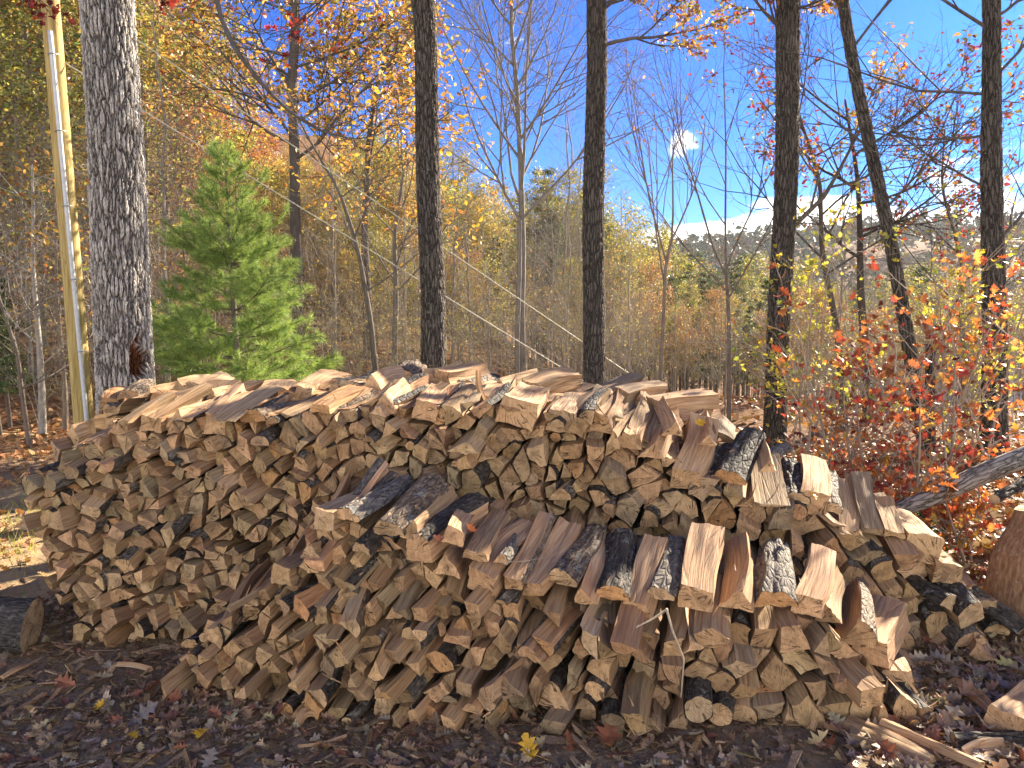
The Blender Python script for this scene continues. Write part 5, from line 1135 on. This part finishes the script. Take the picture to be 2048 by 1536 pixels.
# (kind, px range, Y range, photo y of the tree tops, how many)
PLAN = [ ('brush', 620, 1320, 9.3, 12, (690, 790), 24), ('brush', 1280, 1560, 9.5, 13, (720, 800), 10), ('brush', 60, 330, 8.6, 10, (700, 800), 6), ('pine', 1230, 1560, 20, 34, (560, 680), 12), ('olive', 1230, 1700, 18, 34, (540, 660), 10), ('pine', 1560, 1900, 18, 32, (560, 680), 8), ('bare', 1230, 1900, 14, 22, (540, 700), 8), ('rust', 1560, 2100, 12, 20, (600, 720), 5), ('pine', 620, 1180, 16, 26, (430, 600), 7), ('olive', 620, 1180, 13, 20, (480, 620), 8), ('olive', 880, 1180, 20, 32, (330, 420), 6), ('pine', 1080, 1220, 22, 30, (330, 430), 3),
 ('gold', 40, 330, 15, 26, (-250, -60), 5), ('rust', -60, 330, 14, 28, (-200, 100), 6), ('olive', -80, 300, 15, 24, (-250, 0), 5), ('rust', 300, 520, 18, 30, (20, 140), 5), ('gold', 280, 430, 17, 28, (40, 160), 4), ('red', 420, 545, 18, 26, (190, 280), 3), ('red', -80, 200, 13, 18, (150, 320), 3),
 ('olive', 300, 470, 20, 32, (60, 200), 3), ('gold', 560, 860, 18, 32, (230, 380), 7), ('rust', 540, 880, 16, 30, (330, 470), 6), ('olive', 600, 900, 20, 34, (260, 400), 5), ('bare', 560, 1180, 16, 34, (330, 500), 10),
 ('gold', 880, 1000, 20, 34, (330, 420), 3), ('olive', 880, 1160, 20, 38, (370, 470), 6), ('rust', 900, 1290, 20, 40, (420, 560), 7), ('pine', 1090, 1210, 26, 34, (335, 420), 4), ('pine', 880, 1060, 30, 40, (370, 440), 3), ('gold', 1180, 1300, 24, 40, (500, 600), 4),
 ('pine', 1200, 1300, 30, 42, (460, 560), 4), ('pine', 1300, 1540, 40, 75, (520, 575), 12), ('olive', 1250, 1560, 26, 60, (560, 640), 9), ('rust', 1400, 1640, 35, 70, (570, 640), 5), ('bare', 1230, 1600, 16, 40, (520, 640), 8),
 ('olive', 1560, 1900, 30, 70, (540, 620), 8), ('pine', 1560, 1900, 50, 90, (540, 600), 8), ('rust', 1700, 2100, 20, 50, (590, 680), 6), ('bare', 1600, 2100, 12, 30, (380, 600), 9), ('gold', 1850, 2120, 18, 40, (560, 640), 5), ('olive', 1900, 2150, 16, 30, (560, 660), 5),
 ('brush', -60, 330, 9.2, 15, (540, 760), 36), ('brush', 300, 880, 9.6, 17, (450, 700), 56), ('brush', 860, 1300, 10.5, 19, (520, 720), 52), ('brush', 1280, 1560, 11, 22, (690, 790), 12), ('pine', 1290, 1545, 15, 22, (535, 610), 9), ('brush', 1560, 2100, 7.2, 17, (580, 780), 46),
 ('bare', -80, 330, 11, 16, (-50, 350), 8), ('bare', 300, 700, 12, 18, (250, 420), 6), ('gold', 480, 880, 14, 22, (300, 520), 7), ('olive', 560, 900, 15, 24, (320, 520), 6), ('rust', 420, 900, 14, 22, (420, 600), 7),
 ('rust', 880, 1320, 15, 26, (480, 640), 8), ('olive', 900, 1320, 16, 28, (420, 600), 8), ('gold', 900, 1320, 16, 28, (500, 640), 4), ('olive', 1300, 2100, 14, 26, (600, 700), 12), ('rust', 1300, 2100, 14, 26, (600, 720), 10), ('bare', 1250, 2100, 12, 24, (520, 680), 10), ('pine', 1380, 1530, 24, 40, (600, 660), 4), ('bare', 880, 1300, 12, 22, (360, 520), 7), ('bare', 560, 1300, 11, 20, (200, 420), 10), ('olive', 480, 900, 13, 22, (230, 420), 6), ('olive', 880, 1300, 22, 34, (380, 500), 7), ('pine', 860, 1300, 20, 32, (430, 560), 7), ('pine', 1290, 1560, 28, 46, (530, 600), 8), ('rust', 1200, 1340, 18, 26, (560, 640), 3),
 ('pine', 120, 330, 14, 20, (420, 640), 3), ('pine', 1560, 2100, 26, 44, (540, 620), 9), ('olive', -80, 330, 11, 16, (-200, 150), 5), ('bare', -80, 330, 10, 14, (-100, 200), 6), ('pine', -60, 60, 8.5, 10, (640, 760), 2),
]
for kind, x0, x1, y0, y1, (t0, t1), n in PLAN:
    for q in range(n):
        px = x0 + (x1 - x0) * (q + rp.uniform(0, 1)) / n; Y = rp.uniform(y0, y1); py = rp.uniform(t0, t1); h = H_at(py, Y, (px - CX) / F * Y)
        if kind == 'brush': h = min(h, 5.0)
        k += 1; plant(kind, px, Y, max(h, 1.8), 3000 + k)
# trees outside the frame on the sun side: the wood goes on there and dapples the stack
for q, (x, Y, h, kd) in enumerate(((9.5, 5.0, 5.5, 'rust'), (13, 8.0, 5.5, 'olive'), (15, 15, 7, 'gold'), (8.4, 3.2, 6, 'bare'))):
    plant(kd, CX + x / Y * F, Y, h, 4000 + q)
for kk, prs in PROT.items():
    for p in prs:
        if p.name not in usedp:
            for c in list(p.children): bpy.data.objects.remove(c)
            bpy.data.objects.remove(p)
ordb = {}
for o in list(COL.objects):
    if o.parent is None and o.get('group') and o.name.split('.')[0] in ('autumn_tree', 'bare_tree', 'pine_tree') and ' in the woods' in o['label'] or (o.parent is None and o.get('group') and ' beyond ' in o.get('label', '') and o.name.split('.')[0] != 'brush_sapling') or (o.parent is None and o.get('group') and ' behind the tall' in o.get('label', '') and o.name.split('.')[0] != 'brush_sapling'):
        ordb.setdefault(o['label'], []).append(o)
OW = 'first second third fourth fifth sixth seventh eighth ninth tenth eleventh twelfth thirteenth fourteenth fifteenth sixteenth seventeenth eighteenth nineteenth twentieth'.split()
for lb, os_ in ordb.items():
    if len(os_) < 2: continue
    os_.sort(key=lambda q: q.location.x / q.location.y)
    for n_, o in enumerate(os_): o['label'] = '%s %s' % (OW[n_] if n_ < 20 else '%dth' % (n_ + 1), lb.replace(KN_ := next(v for v in KN.values() if lb.startswith(v)), KN_ + ' from left'))
# far wooded hillside as one mass
r = np.random.default_rng(31); fw = MB(); n = 2600; X = r.uniform(-60, 330, n); Y = r.uniform(95, 330, n); Z = terrain(X, Y); allC, allT, allS = [], [], []
cols = np.array([(.06, .06, .03), (.04, .06, .03), (.08, .06, .028), (.03, .05, .026), (.10, .08, .03)]); kx = r.integers(0, 5, n)
for i_ in range(n):
    m_ = 26; hh = r.uniform(5, 9); q = r.normal(0, 1, (m_, 3)); q /= np.linalg.norm(q, axis=1, keepdims=True); allC.append(np.array([X[i_], Y[i_], Z[i_] + hh * .6]) + q * (2.2, 2.2, hh * .42) * r.uniform(.5, 1, (m_, 1))); allT.append(cols[kx[i_]] * r.uniform(.7, 1.3, (m_, 1))); allS.append(r.uniform(1.2, 2.4, m_))
scatter(fw, leaf_simple(), np.concatenate(allC), np.concatenate(allS), np.concatenate(allT), r, 0)
link('far_woods', fw.mesh('far_woods', [M_DEADLEAF]), label='far wooded hillside across the valley', kind='stuff')
# house glimpsed through the trees at the right
M_SIDING = plain('grey_siding', (.22, .23, .27), .7); M_ROOF = plain('pale_metal_roof', (.62, .60, .57), .4); M_TRIM = plain('white_trim', (.7, .7, .68), .6)
hx, hy = at(1960, 800, 24)[:2]; hz = at(1960, 850, 24)[2]; hs_ = link('house', None, loc=(hx, hy, hz), rot=(0, 0, R(-25)), label='small house with pale roof glimpsed through the trees at right', cat='house')
def box(x0, x1, y0, y1, z0, z1):
    V = np.array([(x, y, z) for z in (z0, z1) for y in (y0, y1) for x in (x0, x1)]); return V, np.array([(0, 2, 3, 1), (4, 5, 7, 6), (0, 1, 5, 4), (1, 3, 7, 5), (3, 2, 6, 7), (2, 0, 4, 6)])
def part(nme, shapes, mat, parent):
    mb = MB()
    for s_ in shapes: mb.add(*s_, smooth=False)
    return link(nme, mb.mesh(nme, [mat]), parent)
part('wall', [box(-1.6, 1.6, -1.2, 1.2, -2.5, .9)], M_SIDING, hs_)
V = np.array([(-1.85, -1.5, .85), (1.85, -1.5, .85), (1.85, 1.5, .85), (-1.85, 1.5, .85), (-1.85, 0, 1.75), (1.85, 0, 1.75), (-1.85, -1.5, .93), (1.85, -1.5, .93), (1.85, 1.5, .93), (-1.85, 1.5, .93), (-1.85, 0, 1.83), (1.85, 0, 1.83)])
part('roof', [(V, [np.array([(0, 1, 5, 4), (3, 4, 5, 2), (6, 10, 11, 7), (9, 8, 11, 10), (0, 6, 7, 1), (3, 2, 8, 9), (0, 4, 10, 6), (3, 9, 10, 4), (1, 7, 11, 5), (2, 5, 11, 8)])])], M_ROOF, hs_)
for xw in (-.8, .7):
    wf = part('window', [box(xw - .3, xw + .3, -1.24, -1.19, -.1, .6)], M_TRIM, hs_); part('pane', [box(xw - .25, xw + .25, -1.26, -1.235, -.05, .55)], plain('dark_pane', (.03, .035, .04), .1), wf)
# ------------------------------------------------------------------ air
m, t, out = new_mat('air'); pv = N(t, 'ShaderNodeVolumePrincipled'); pv.inputs['Color'].default_value = (.86, .92, 1.0, 1); pv.inputs['Density'].default_value = 0.00028; pv.inputs['Anisotropy'].default_value = 0.3; L(t, pv.outputs[0], out.inputs['Volume'])
mb = MB(); V, Fc = box(-430, 430, -62, 710, float(GZ.min()) - 1.5, 40.0); mb.add(V, Fc, smooth=False); link('haze', mb.mesh('haze', [m]), kind='stuff')
